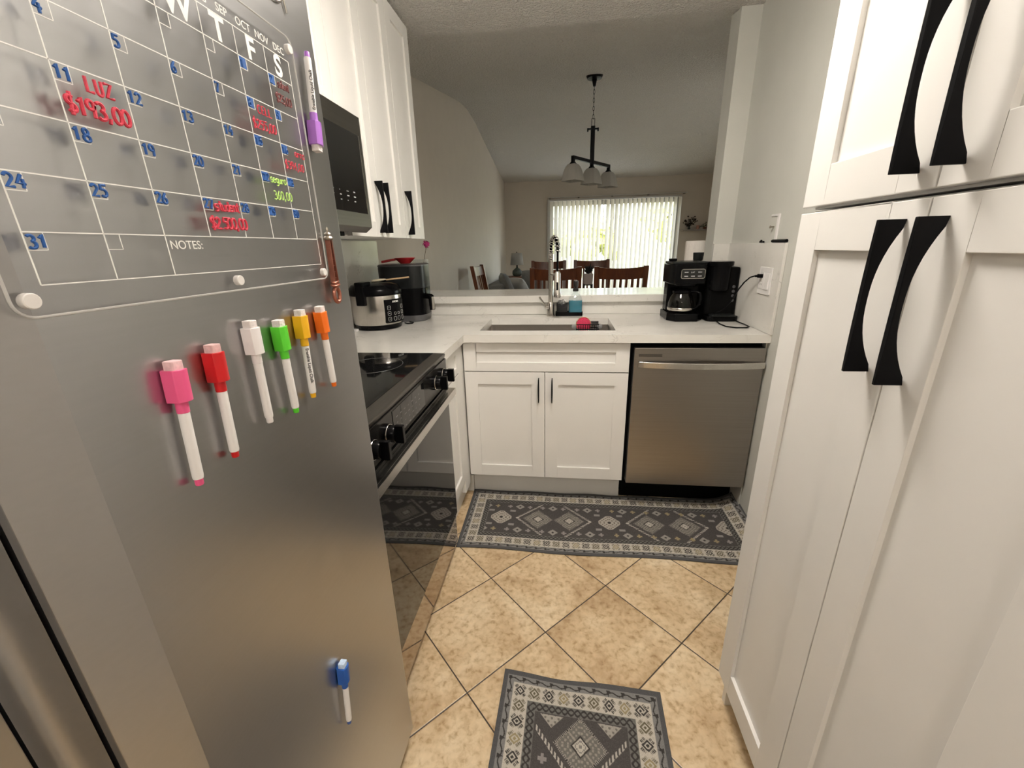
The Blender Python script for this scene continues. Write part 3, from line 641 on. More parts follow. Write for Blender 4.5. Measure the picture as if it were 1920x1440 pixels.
# ------------------------------------------------------------------ SOAP SET
m = MB(); m.rbox(.418,.572,.503,.566,ZC+.0005,ZC+.005,.01); 
for r0, r1 in ((0,1),): m.loft([[(x,y,ZC+.004) for x,y in rrect(.418,.572,.503,.566,.01)],[(x,y,ZC+.022) for x,y in rrect(.417,.573,.502,.567,.01)],[(x,y,ZC+.022) for x,y in rrect(.420,.570,.505,.564,.008)],[(x,y,ZC+.006) for x,y in rrect(.421,.569,.506,.563,.008)]], cap=False)
ty = thing('soap_tray', 'black tray with a smoked holder behind the sink', 'tray', (.495,.535,ZC)); part('tray', m, BPLAST, ty, smooth=30)
m = MB(); m.loft([[(x,y,ZC+.006) for x,y in rrect(.424,.486,.508,.560,.006)],[(x,y,ZC+.070) for x,y in rrect(.423,.487,.507,.561,.006)],[(x,y,ZC+.070) for x,y in rrect(.4255,.4845,.5095,.5585,.005)],[(x,y,ZC+.008) for x,y in rrect(.4265,.4835,.5105,.5575,.005)]], cap=False)
part('holder_box', m, glass('smoked_plastic', (.36,.36,.37), rough=.1, haze=.25, hazec=(.12,.12,.125)), ty, smooth=30)
random.seed(11); m = MB()
for k in range(26):
    c = Vector((.455+random.uniform(-.016,.016), .534+random.uniform(-.012,.012), ZC+.068+random.uniform(-.012,.012))); r = random.uniform(.008,.014); ax = Vector((random.gauss(0,1),random.gauss(0,1),random.gauss(0,1))).normalized(); u = ax.orthogonal().normalized(); w_ = ax.cross(u)
    m.tube([c+u*r*math.cos(R(a))+w_*r*math.sin(R(a)) for a in range(0,360,30)], .0013, 5, True)
m.ball((.455,.534,ZC+.058), .020, 1.1, .9, .75)
tag(build('steel_scrubber', m, mat('steel_wool', (.45,.45,.45), .35, .8, var=.3, vs=200), smooth=60), 'grey steel wool scrubber in the smoked holder by the faucet', 'scrubber')
sp = thing('soap_bottle', 'clear soap bottle with blue liquid and dark pump on the black tray', 'soap bottle', (.530,.535,ZC+.006))
bc = (.531,.535,0)
def sq(r, z, n=4.5, seg=28):
    out = []
    for i in range(seg):
        a = 2*PI*i/seg; c, s_ = math.cos(a), math.sin(a); k = r/((abs(c)**n+abs(s_)**n)**(1/n)); out.append((bc[0]+k*c, bc[1]+.72*k*s_, z))
    return out
B0 = ZC+.0065
m = MB(); m.loft([sq(.038,B0),sq(.040,B0+.004),sq(.040,B0+.076),sq(.038,B0+.086),sq(.028,B0+.105,3),sq(.016,B0+.120,2),sq(.0135,B0+.124,2),sq(.0135,B0+.132,2)], cap=True); part('glass_body', m, glass('bottle_glass', (.93,.95,.95), ior=1.55, haze=.08, hazec=(.62,.64,.64)), sp, smooth=40)
m = MB(); m.loft([sq(.036,B0+.003),sq(.0375,B0+.006),sq(.0375,B0+.080)], cap=True); part('soap_liquid', m, mat('blue_soap', (.002,.20,.30), .15, var=.06), sp, smooth=40)
m = MB(); m.lathe([(.016,B0+.130),(.016,B0+.146),(.010,B0+.149),(.010,B0+.154),(.014,B0+.156),(.014,B0+.185),(.012,B0+.189)], bc, 20); m.box((bc[0]-.006,bc[1]-.034,B0+.174),(bc[0]+.006,bc[1],B0+.184)); part('pump', m, mat('gunmetal', (.05,.05,.05), .3, .6), sp, smooth=40)
# sponge caddy on the back wall of the basin
sc = thing('sponge_caddy', 'small black wire sponge caddy stuck inside the sink', 'sponge holder', (.58,.41,.83))
m = MB(); x0_, x1_, y0_, y1_ = .535,.655,.375,.428
for z in (.888,.862,.838): m.tube([(x0_,y1_,z),(x0_,y0_,z),(x1_,y0_,z),(x1_,y1_,z)], .0030, 6, True)
m.tube([(x0_,y1_,.895),(x1_,y1_,.895),(x1_,y1_,.838),(x0_,y1_,.838)], .0030, 6, True)
for k in range(9): x = x0_+.012+.012*k; m.tube([(x,y1_,.838),(x,y0_,.838),(x,y0_,.888)], .0018, 5)
part('wire_basket', m, BLACK, sc, smooth=60)
for x in (.528,.662):
    m = MB(); m.lathe([(.018,.4405),(.017,.437),(.006,.432),(.005,.428)], (x,0,.868), 20, 'y'); part('suction_cup', m, glass('suction_plastic', (.9,.9,.9), haze=.3), sc, smooth=50)
m = MB(); m.lathe([(.033,.392),(.0375,.396),(.0375,.418),(.033,.422)], (.574,0,.8835), 28, 'y')
for k in range(28): a = 2*PI*k/28; m.ball((.574+.0385*math.cos(a),.407,.8835+.0385*math.sin(a)), .0032, 1,2.6,1, 6, 5)
sg = thing('sponge', 'round pink sponge with pale frilled edge in the sink caddy', 'sponge', (.574,.407,.845))
part('sponge_body', m, mat('pink_sponge', (.72,.05,.12), .9, var=.2, vs=150, bump=.5, bs=300), sg, smooth=50)
m = MB()
for k in range(36): a = 2*PI*k/36; m.ball((.574+.0400*math.cos(a),.409,.8835+.0400*math.sin(a)), .0030, 1,3.2,1, 6, 5)
part('frill', m, mat('cream_bristle', (.80,.66,.36), .9), sg, smooth=60)

# ------------------------------------------------------------------ RICE COOKER
rcx, rcy, rr_ = -.503, .188, .131
rc = thing('rice_cooker', 'stainless rice cooker with black lid on the corner worktop', 'rice cooker', (rcx,rcy,ZC))
m = MB(); m.lathe([(.105,ZC),(.116,ZC+.004),(.120,ZC+.020),(.124,ZC+.026)], (rcx,rcy,0), 48); part('base_ring', m, BPLAST, rc, smooth=40)
m = MB(); m.lathe([(.122,ZC+.025),(.128,ZC+.05),(rr_,ZC+.10),(rr_-.001,ZC+.165),(rr_-.003,ZC+.172)], (rcx,rcy,0), 64); part('body', m, brushed('cooker_steel', (.52,.49,.455), .22, 'z'), rc, smooth=40)
m = MB(); m.lathe([(rr_-.002,ZC+.171),(rr_+.003,ZC+.176),(rr_+.003,ZC+.192),(rr_-.004,ZC+.205),(.115,ZC+.220),(.085,ZC+.228),(.02,ZC+.230)], (rcx,rcy,0), 64); part('lid', m, BPLAST, rc, smooth=35)
def polar(a, r, z): return (rcx+r*math.cos(R(a)), rcy+r*math.sin(R(a)), z)
AH = -97
m = MB(); T = Matrix.Translation((rcx,rcy,0)) @ Matrix.Rotation(R(AH),4,'Z'); m.T = T
m.prism([(rr_-.012,-.024),(rr_+.014,-.024),(rr_+.014,.024),(rr_-.012,.024)], ZC+.128, ZC+.222); m.prism([(rr_-.060,-.024),(rr_+.012,-.024),(rr_+.012,.024),(rr_-.060,.024)], ZC+.214, ZC+.240)
part('lid_latch', m, BPLAST, rc, bevel=.006, seg=3)
def curved(a0, a1, r0, r1, z0, z1, n=14):
    m = MB(); rings = []
    for i in range(n+1):
        a = a0+(a1-a0)*i/n; rings.append([polar(a,r0,z0),polar(a,r1,z0),polar(a,r1,z1),polar(a,r0,z1)])
    return m.loft(rings)
cp = part('control_panel', curved(-50,4,rr_-.006,rr_+.004,ZC+.036,ZC+.152), BPLAST, rc, bevel=.002, smooth=30)
m = MB()
def btn(ac, zc, wa, h):
    pts = []
    for (da, dz) in rrect(-wa, wa, -h, h, min(wa, h)*.5, 3): pts.append(polar(ac+da/(rr_+.0045)*57.3, rr_+.0048, zc+dz))
    m.tube(pts, .0007, 5, True)
for k in range(3):
    z = ZC+.112-.028*k; btn(-41, z, .008, .0095); btn(-4, z, .008, .0095)
btn(-28, ZC+.056, .008, .0095); btn(-17, ZC+.056, .008, .0095); btn(-27, ZC+.082, .0055, .006); btn(-17, ZC+.082, .0055, .006)
for k in range(3): p = polar(-41, rr_+.0048, ZC+.112-.028*k); m.ball(p, .002)
part('button_outlines', m, mat('button_print', (.62,.62,.60), .5), cp)
m = MB(); w_ = 'AROMA'
for k, ch in enumerate(w_):
    a = -30+3.4*k; T = frame(polar(a, rr_+.0046, ZC+.136), (-math.sin(R(a)),math.cos(R(a)),0), (0,0,1), (math.cos(R(a)),math.sin(R(a)),0)); text_into(m, ch, .0125, T, 'CENTER', offset=.0003)
part('brand_lettering', m, INKW, cp)
# white-bowled spoon with wooden handle lying on the lid
z = ZC+.236
sp = thing('serving_spoon', 'pale spoon with long wooden handle lying across the rice cooker lid', 'spoon', (-.45,.26,z))
m = MB(); m.lathe([(.001,-.040),(.014,-.036),(.020,-.015),(.019,.01),(.010,.032),(.005,.038)], (0,0,0), 16, 'x', sx=1, sy=.35); 
T = Matrix.Translation((-.494,.226,z+.002)) @ Matrix.Rotation(R(27),4,'Z') @ Matrix.Rotation(R(-5),4,'Y'); m.bm.transform(T); part('bowl', m, mat('cream_silicone', (.78,.70,.52), .5), sp, smooth=50)
m = MB(); m.tube([(-.462,.243,z+.002),(-.41,.270,z+.006),(-.356,.299,z+.010)], .0042, 8); part('handle', m, wood('light_wood', (.50,.33,.17), (.66,.47,.27), .6), sp, smooth=50)
m = MB(); m.prism(rrect(-.60,-.562,.055,.078,.006), ZC+.0005, ZC+.012); tag(build('charger_block', m, WPLAST, bevel=.002), 'small white block on the worktop in front of the rice cooker', 'charger')
m = MB(); m.tube([(-.400,.285,ZC+.004),(-.375,.262,ZC+.004),(-.352,.275,ZC+.004),(-.356,.300,ZC+.004),(-.385,.318,ZC+.004)], .0033, 8); tag(build('cord_loop', m, BPLAST, smooth=60), 'short black cord loop on the worktop between rice cooker and air fryer', 'cord')

# ------------------------------------------------------------------ AIR FRYER
ax_, ay_ = -.432, .434
af = thing('air_fryer', 'tall charcoal air fryer behind the rice cooker', 'air fryer', (ax_,ay_,ZC))
def srect(hx, hy, z, r=.075): return [(ax_+x, ay_+y, z) for x, y in rrect(-hx,hx,-hy+.021,hy-.021,r,8)]
m = MB(); m.loft([srect(.118,.118,ZC),srect(.124,.124,ZC+.006),srect(.127,.127,ZC+.03),srect(.127,.127,ZC+.036)]); part('base', m, mat('grey_band', (.13,.13,.135), .35, .3), af, smooth=40)
m = MB(); m.loft([srect(.127,.127,ZC+.036),srect(.129,.129,ZC+.182)]); bk = part('basket', m, BPLAST, af, smooth=40)
m = MB(); m.loft([srect(.1295,.1295,ZC+.183),srect(.1305,.1305,ZC+.290),srect(.129,.129,ZC+.300)]); part('housing', m, GPLAST, af, smooth=40)
m = MB(); m.loft([srect(.1312,.1312,ZC+.299),srect(.1312,.1312,ZC+.306),srect(.124,.124,ZC+.311)]); part('top_rim', m, mat('graphite', (.10,.10,.105), .3, .5), af, smooth=40)
T = Matrix.Translation((ax_,ay_,0)) @ Matrix.Rotation(R(-24),4,'Z')
m = MB(T); m.prism([(.115,ZC+.155),(.178,ZC+.150),(.192,ZC+.140),(.196,ZC+.065),(.182,ZC+.062),(.178,ZC+.125),(.115,ZC+.128)], -.017, .017, 'y'); part('handle', m, BPLAST, bk, bevel=.003)
m = MB(T); m.box((.1935,-.010,ZC+.068),(.1975,.010,ZC+.136)); part('handle_trim', m, CHROME, bk, bevel=.001)
# red spoon rest on the air fryer
RED = mat('red_silicone', (.42,.012,.016), .4, var=.06)
m = MB(); zc_ = ZC+.3125; rings = []
for r, h in ((.026,0),(.030,.004),(.050,.022),(.058,.030),(.055,.031),(.046,.022),(.028,.006),(.01,.004)): rings.append([(-.405+r*math.cos(2*PI*i/28), .395+r*.85*math.sin(2*PI*i/28), zc_+h) for i in range(28)])
m.loft(rings); m.loft([[(-.452,.37,zc_+0.018),(-.452,.385,zc_+0.018),(-.452,.385,zc_+.029),(-.452,.37,zc_+.029)],[(-.49,.352,zc_+0.012),(-.49,.380,zc_+0.012),(-.49,.380,zc_+.024),(-.49,.352,zc_+.024)],[(-.522,.348,zc_+0.006),(-.522,.374,zc_+0.006),(-.522,.374,zc_+.018),(-.522,.348,zc_+.018)]])
tag(build('spoon_rest', m, RED, smooth=40, bevel=.002), 'red spoon rest with a short handle on top of the air fryer', 'spoon rest')
# glass vase with a magenta flower behind it
vx, vy = -.420, .665
def vs_(h, z): return [(vx+x, vy+y, z) for x, y in rrect(-h,h,-h,h,.006,3)]
m = MB(); m.loft([vs_(.029,1.028),vs_(.030,1.034),vs_(.051,1.240),vs_(.0485,1.240),vs_(.028,1.042)]); vz = tag(build('vase', m, GLASS, smooth=30), 'clear glass vase on the bar top behind the air fryer', 'vase')
fl = thing('flower', 'magenta pompom flower standing in the clear vase', 'flower', (vx,vy,1.043))
m = MB(); m.tube([(vx+.004,vy,1.044),(vx+.016,vy,1.15),(vx+.038,vy-.004,1.25),(vx+.056,vy-.006,1.31)], .0014, 6); part('stem', m, mat('brown_stem', (.10,.07,.03), .7), fl)
random.seed(2); m = MB(); cc = Vector((vx+.058,vy-.006,1.327))
for k in range(70):
    n_ = Vector((random.gauss(0,1),random.gauss(0,1),random.gauss(0,1))).normalized(); p = cc+n_*random.uniform(.010,.024); u = n_.orthogonal().normalized()*.0065; w_ = n_.cross(u)
    m.f([m.v(p-u-n_*.004), m.v(p+w_*.7), m.v(p+u-n_*.004), m.v(p-w_*.7+n_*.003)])
m.ball(cc, .016); part('petals', m, mat('magenta_petal', (.42,.03,.16), .7, var=.3, vs=120), fl)

# ------------------------------------------------------------------ COFFEE MAKERS
k1 = thing('coffee_maker', 'black drip coffee maker with glass carafe on the right worktop', 'coffee maker', (1.075,.40,ZC))
c0, c1, cy0, cy1 = 1.000, 1.168, .300, .500
m = MB(); m.prism([(c0-.004,cy1),(c0-.004,cy0+.05),(c0+.030,cy0),(c1-.030,cy0),(c1+.004,cy0+.05),(c1+.004,cy1)], ZC, ZC+.040); part('base', m, BPLAST, k1, bevel=.004)
m = MB(); m.box((c0+.006,cy1-.075,ZC+.040),(c1-.004,cy1,ZC+.19)); part('column', m, BPLAST, k1, bevel=.004)
m = MB(); m.prism([(c0-.004,cy1),(c0-.004,cy0+.05),(c0+.010,cy0+.012),(c1-.010,cy0+.012),(c1+.004,cy0+.05),(c1+.004,cy1)], ZC+.185, ZC+.284); m.lathe([(.055,ZC+.172),(.062,ZC+.190)], ((c0+c1)/2,cy0+.075,0), 28); hd = part('brew_head', m, BPLAST, k1, bevel=.006, smooth=30)
m = MB(); m.rbox(c0-.002,c1+.002,cy0+.018,cy1,ZC+.2835,ZC+.293,.02); part('lid', m, GPLAST, k1, bevel=.003)
m = MB(); m.box((c0+.012,cy1-.05,ZC+.293),(c0+.05,cy1-.02,ZC+.306)); part('lid_tab', m, BPLAST, k1, bevel=.004)
FA = FY((c0+c1)/2+.012, cy0+.0115, ZC+.236)
m = MB(FA); m.tube([(x,y,.0006) for x,y in rrect(-.056,.056,-.022,.022,.008,4)], .0018, 6, True); part('panel_frame', m, CHROME, hd, smooth=60)
m = MB(FA); m.prism(rrect(-.054,.054,-.020,.020,.007,4), 0, .0008); part('panel', m, BGLASS, hd)
m = MB(FA)
for x in (-.032,0,.032):
    for y in (-.013,.006):
        if x == 0 and y > 0: text_into(m, '8:47', .010, Matrix.Translation((-.010,.004,.001)))
        else: m.box((x-.009,y,.0008),(x+.009,y+.004,.0012))
part('panel_print', m, mat('panel_grey', (.45,.45,.45), .5), hd)
cf = thing('carafe', 'glass coffee carafe with black handle in the drip coffee maker', 'carafe', ((c0+c1)/2-.012,cy0+.078,ZC+.041))
q = ((c0+c1)/2-.014, cy0+.076, 0)
m = MB(); m.lathe([(.050,ZC+.042),(.060,ZC+.046),(.064,ZC+.062),(.064,ZC+.085),(.056,ZC+.118),(.044,ZC+.137),(.042,ZC+.142)], q, 36); part('glass_bowl', m, glass('carafe_glass', (.70,.68,.65), ior=1.5), cf, smooth=50)
m = MB(); m.lathe([(.043,ZC+.137),(.0475,ZC+.140),(.0475,ZC+.150),(.038,ZC+.158),(.012,ZC+.160)], q, 28); part('collar_lid', m, BPLAST, cf, smooth=40)
m = MB(); m.lathe([(.0655,ZC+.052),(.0665,ZC+.054),(.0665,ZC+.064),(.0655,ZC+.066)], q, 36); part('steel_band', m, CHROME, cf, smooth=40)
hx_ = Vector((.80,-.60,0)).normalized(); m = MB(); pth = [Vector(q)+hx_*r+Vector((0,0,ZC+h)) for r, h in ((.044,.146),(.070,.150),(.092,.140),(.097,.115),(.092,.085),(.075,.066),(.064,.060))]
m.tube(pth, .0085, 10, flat=.8); part('handle', m, BPLAST, cf, smooth=60)
# single serve machine
k2 = thing('coffee_maker', 'black single-serve coffee machine with round lid beside the outlet', 'coffee maker', (1.25,.40,ZC))
m = MB(); m.rbox(1.182,1.338,.300,.520,ZC,ZC+.026,.03); part('base', m, BPLAST, k2, bevel=.003)
m = MB(); m.rbox(1.182,1.334,.345,.520,ZC+.026,ZC+.262,.022); bd = part('tower', m, BMATTE, k2, bevel=.008, seg=3)
m = MB(); m.lathe([(.050,ZC+.150),(.054,ZC+.156),(.056,ZC+.268),(.063,ZC+.270),(.064,ZC+.288),(.060,ZC+.291)], (1.238,.372,0), 40); part('brew_cylinder', m, BPLAST, k2, smooth=35)
m = MB(); m.rbox(1.20,1.315,.290,.345,ZC+.026,ZC+.034,.012); part('drip_tray', m, GPLAST, k2, bevel=.002)
for k in range(4):
    m = MB(); m.lathe([(.0075,.3455),(.0075,.3435),(.0065,.3430)], (1.308,0,1.082-.0225*k), 18, 'y'); part('button', m, mat('grey_button', (.07,.07,.075), .35), k2, smooth=40)
m = MB(); m.tube([(1.319,.108,1.150),(1.308,.122,1.150),(1.297,.150,1.141),(1.286,.175,1.118),(1.276,.20,1.085),(1.268,.22,1.052),(1.256,.235,1.016),(1.238,.25,.985),(1.220,.27,.968),(1.213,.30,.957)], .0031, 8)
m.tube([(1.225,.292,ZC+.006),(1.218,.22,ZC+.0042),(1.224,.15,ZC+.0042),(1.258,.118,ZC+.0042),(1.300,.117,ZC+.0042),(1.324,.145,ZC+.0042),(1.326,.20,ZC+.0042),(1.322,.27,ZC+.0042),(1.312,.31,ZC+.010)], .0031, 8)
pc = part('power_cord', m, BPLAST, k2, smooth=60)
m = MB(); m.box((1.3115,.098,1.142),(1.3325,.118,1.158)); m.tube([(1.313,.108,1.15),(1.303,.117,1.149)], .005, 8); part('plug', m, BPLAST, pc, bevel=.002)
gd = thing('coffee_grinder', 'small steel grinder with black funnel lid behind the coffee machines', 'grinder', (1.180,.542,ZC))
gx, gy = 1.178, .542
m = MB(); m.lathe([(.020,ZC),(.022,ZC+.004),(.022,1.168),(.020,1.206)], (gx,gy-.006,0), 28); part('body', m, CHROME, gd, smooth=40)
m = MB(); m.lathe([(.022,1.204),(.025,1.210),(.0275,1.244),(.026,1.246)], (gx,gy-.006,0), 28); part('funnel_lid', m, GPLAST, gd, smooth=40)
tw = thing('paper_towel', 'white paper towel roll on the bar top behind the coffee machines', 'paper towel', (1.243,.83,1.027))
m = MB(); m.lathe([(.020,1.036),(.0600,1.036),(.0605,1.038),(.0605,1.302),(.057,1.306),(.020,1.306)], (1.247,.83,0), 40); part('roll', m, mat('paper', (.80,.75,.70), .9, var=.04, vs=40, bump=.2, bs=120), tw, smooth=40)
m = MB(); m.lathe([(.066,1.0275),(.066,1.034),(.06,1.0355)], (1.247,.83,0), 32); part('holder_base', m, BLACK, tw, smooth=40)

# ------------------------------------------------------------------ right wall fittings
ot = thing('outlet_plate', 'white double outlet and switch plate on the quartz splash', 'outlet', (XR-.013,.085,1.075))
xo = XR-.0135
m = MB(frame((xo,0,0),(0,1,0),(0,0,1),(-1,0,0))); m.prism(rrect(.028,.143,1.073,1.187,.004), 0, .005); part('plate', m, WPLAST, ot, bevel=.0015)
m = MB(frame((xo-.005,0,0),(0,1,0),(0,0,1),(-1,0,0))); m.box((.090,1.096,0),(.128,1.164,.0025)); rec = part('receptacle', m, WPLAST, ot, bevel=.0006)
m = MB(frame((xo-.0075,0,0),(0,1,0),(0,0,1),(-1,0,0))); m.box((.101,1.110,0),(.103,1.118,.0003)); m.box((.114,1.110,0),(.116,1.118,.0003)); m.box((.105,1.127,0),(.113,1.1285,.0006)); part('slots', m, INKK, rec)
m = MB(frame((xo-.005,0,0),(0,1,0),(0,0,1),(-1,0,0))); m.prism([(1.096,0),(1.164,0),(1.164,.002),(1.13,.0045),(1.096,.0055)], .042, .080, 'x'); part('rocker_switch', m, WPLAST, ot, bevel=.0006)
br = thing('wall_bracket', 'white metal bracket strip with a screw above the outlet', 'bracket', (XR-.001,.09,1.29))
m = MB(); m.box((XR-.006,.074,1.292),(XR-.0002,.090,1.402)); m.box((XR-.004,.090,1.394),(XR-.0002,.150,1.402)); part('strip', m, WPLAST, br, bevel=.001)
m = MB(); m.cyl((XR-.0002,.118,1.352),(XR-.016,.118,1.352),.0032); m.ball((XR-.016,.118,1.352),.006,.6,1,1); part('screw', m, PEWTER, br, smooth=50)
m = MB(); m.tube([(XR-.007,.106,1.2945),(XR-.007,.096,1.2945),(XR-.007,.094,1.2945),(XR-.007,-.022,1.2945)], .0075, 12, rr=[.003,.0035,.0068,.0068]); tag(build('lighter', m, BPLAST, smooth=50), 'black pen-shaped lighter on top of the right quartz splash', 'lighter')
m = MB(); m.tube([(XR-.007,.215,1.292),(XR-.007,.197,1.2915),(XR-.007,.178,1.292)], .004, 8); m.ball((XR-.007,.203,1.296), .005); tag(build('wall_hook', m, BPLAST, smooth=50), 'tiny black hook on top of the right quartz splash', 'hook')

# ------------------------------------------------------------------ RUGS (woven pattern sampled per vertex)
BIND, GREY, MID, CREAM, DARK, FIELD = (.095,.095,.097), (.20,.195,.19), (.225,.21,.195), (.50,.46,.40), (.050,.046,.043), (.080,.073,.071)
TAN = (.30,.25,.15)
def rug_color(u, v, Lr, Wd, dia, rnd):
    e = min(u, Lr-u, v, Wd-v); s = (v if e in (u, Lr-u) else u)
    if e < .014: return BIND
    if e < .034:
        q = (s % .043)/.043-.5; h = (e-.014)/.020
        if abs(q) < .16*(1-h) and h > .15: return DARK
        if abs(h-.55-.18*math.sin(s*146)) < .10: return DARK
        return (.215,.21,.205)
    if e < .083:
        q = ((s-.034) % .0445)-.02225; h = e-.0585; k = int((s-.034)//.0445); r_ = abs(q)+abs(h)*.92
        c1 = (DARK, (.13,.115,.075), DARK, TAN)[k % 4]
        if r_ < .0050: return c1
        if r_ < .0092: return CREAM
        if r_ < .0155: return c1
        if .0185 < r_ < .0290 and abs(abs(q)-abs(h)) < .0100 and (abs(q)-abs(h)) % .006 > .002: return (.15,.13,.09) if k % 2 else DARK
        return CREAM
    if e < .108:
        h = (e-.083)/.025; q = math.sin(s*170); return DARK if abs(h-.5-.32*q) < .13 or abs(h-.5+.32*q) < .13 else (.16,.155,.145)
    a = u; c = v-Wd/2; hw = Wd/2-.108
    n_ = .9+.2*rnd; fld = tuple(x*n_ for x in FIELD)
    for kind, du in dia:
        x, y = abs(a-du), abs(c)
        if kind == 'big':
            r_ = x+y*1.02
            if r_ < .022: return CREAM if (int(x*260)+int(y*260)) % 3 else MID
            if r_ < .028: return DARK
            if r_ < .068:
                return (.30,.275,.24) if (math.sin(x*420)*math.sin(y*420) > .25 or abs(x-y) < .003) else (.165,.155,.14)
            if r_ < .076: return (.33,.31,.28) if int((x-y)*300) % 2 else DARK
        elif kind == 'small':
            r_ = x+y
            if r_ < .010: return DARK
            if r_ < .062 and max(x, y) < .052: return (.17,.14,.12) if math.sin(x*330)*math.sin(y*330) > .35 else (.40,.37,.325)
            for sx_ in (.055,):
                if abs(x-.055) < .014 and abs(y-.055) < .007: return (.26,.25,.235)
        elif kind == 'edge':
            y2 = abs(y-hw+.030); r_ = x+y2*1.1
            if r_ < .007: return DARK
            if r_ < .024: return (.29,.275,.25)
            for ox in (.052,):
                dx = abs(x-ox); dy = y2
                if max(dx,dy) < .012 and (min(dx,dy) < .0045): return (.27,.25,.24) if du*10 % 2 < 1 else TAN
        elif kind == 'tri':
            h = (a-.111)/.034
            if 0 < h < 1 and abs(y-.082) < .034*(1-h): return (.17,.155,.14) if math.sin(a*330)*math.sin(y*330) > .5 else (.36,.335,.295)
        elif kind in ('vr', 'vl'):
            sgn = 1 if kind == 'vr' else -1; d0 = (a-du)*sgn + y*1.05
            t = y*1.46
            if -.012 < d0 < .0 and (t % .0135) < .0065 and y < hw-.006: return (.46,.43,.38)
            if 0 <= d0 < .003 and (t % .0135) < .010 and y < hw-.006: return (.46,.43,.38)
    if rnd > .93: return (.10,.095,.09)
    return fld
def rug(name, label, Lr, Wd, step, dia, place, zfun):
    nx, ny = int(Lr/step), int(Wd/step); vs, fs, cs = [], [], []; rn = random.Random(4)
    for j in range(ny+1):
        for i in range(nx+1):
            u, v = Lr*i/nx, Wd*j/ny; p = place(u, v); vs.append((p[0], p[1], zfun(u, v)))
            c = rug_color(u, v, Lr, Wd, dia, rn.random()); cs += [c[0], c[1], c[2], 1]
    for j in range(ny):
        for i in range(nx): a = j*(nx+1)+i; fs.append((a, a+1, a+nx+2, a+nx+1))
    me = bpy.data.meshes.new(name); me.from_pydata(vs, [], fs); at = me.color_attributes.new('weave', 'FLOAT_COLOR', 'POINT'); at.data.foreach_set('color', cs)
    me.materials.append(RUGM); me.shade_smooth(); o = bpy.data.objects.new(name, me); COL.objects.link(o)
    k = o.modifiers.new('solid', 'SOLIDIFY'); k.thickness = .005; k.offset = -1
    return tag(o, label, 'rug')
dia1 = [('small',.18),('big',.366),('big',.52),('small',.715),('big',.905),('big',1.07),('small',1.265)]
for u in (.10,.27,.44,.615,.79,.96,1.13,1.29): dia1.append(('edge', u))
dia1 += [('vl',.257),('vr',.627),('vl',.796),('vr',1.178)]
L1, W1 = 1.375, .462
def place1(u, v):
    sk = -.008*(v/W1); r = .03; x = -.012+u+sk; y = -.372+v+.006*math.sin(u*9)*(1-v/W1)+.012*max(0,u-.9)
    return (x, y)
def z1(u, v):
    b = .0056+.0012*math.sin(u*14)*math.exp(-v*14)+.010*math.exp(-(W1-v)*28)*(.35+.4*math.sin(u*11+1)**2)
    k = max(0, (u-(L1-.16))/.16); return b+.060*k**2.2*(0.35+.65*v/W1)
rug('runner_rug', 'long grey patterned runner rug in front of the sink and dishwasher', L1, W1, .0022, dia1, place1, z1)
L2, W2 = .74, .478
A2 = R(-4.0)
def place2(u, v):
    x = v; y = -u-.006*math.sin(v*11)*math.exp(-u*20); c, s_ = math.cos(A2), math.sin(A2); return (.290+x*c-y*s_*.5, -.922+x*s_+y*c)
def z2(u, v): return .0056+.006*math.exp(-u*55)*(.4+.6*math.sin(v*13+.6)**2)+.0008*math.sin(v*30)
dia2 = [('big',.180),('tri',0),('vr',.285),('edge',.275),('small',.375),('vl',.45),('edge',.475),('big',.56)]
rug('runner_rug', 'grey patterned rug on the tiles in the near foreground', L2, W2, .0016, dia2, place2, z2)

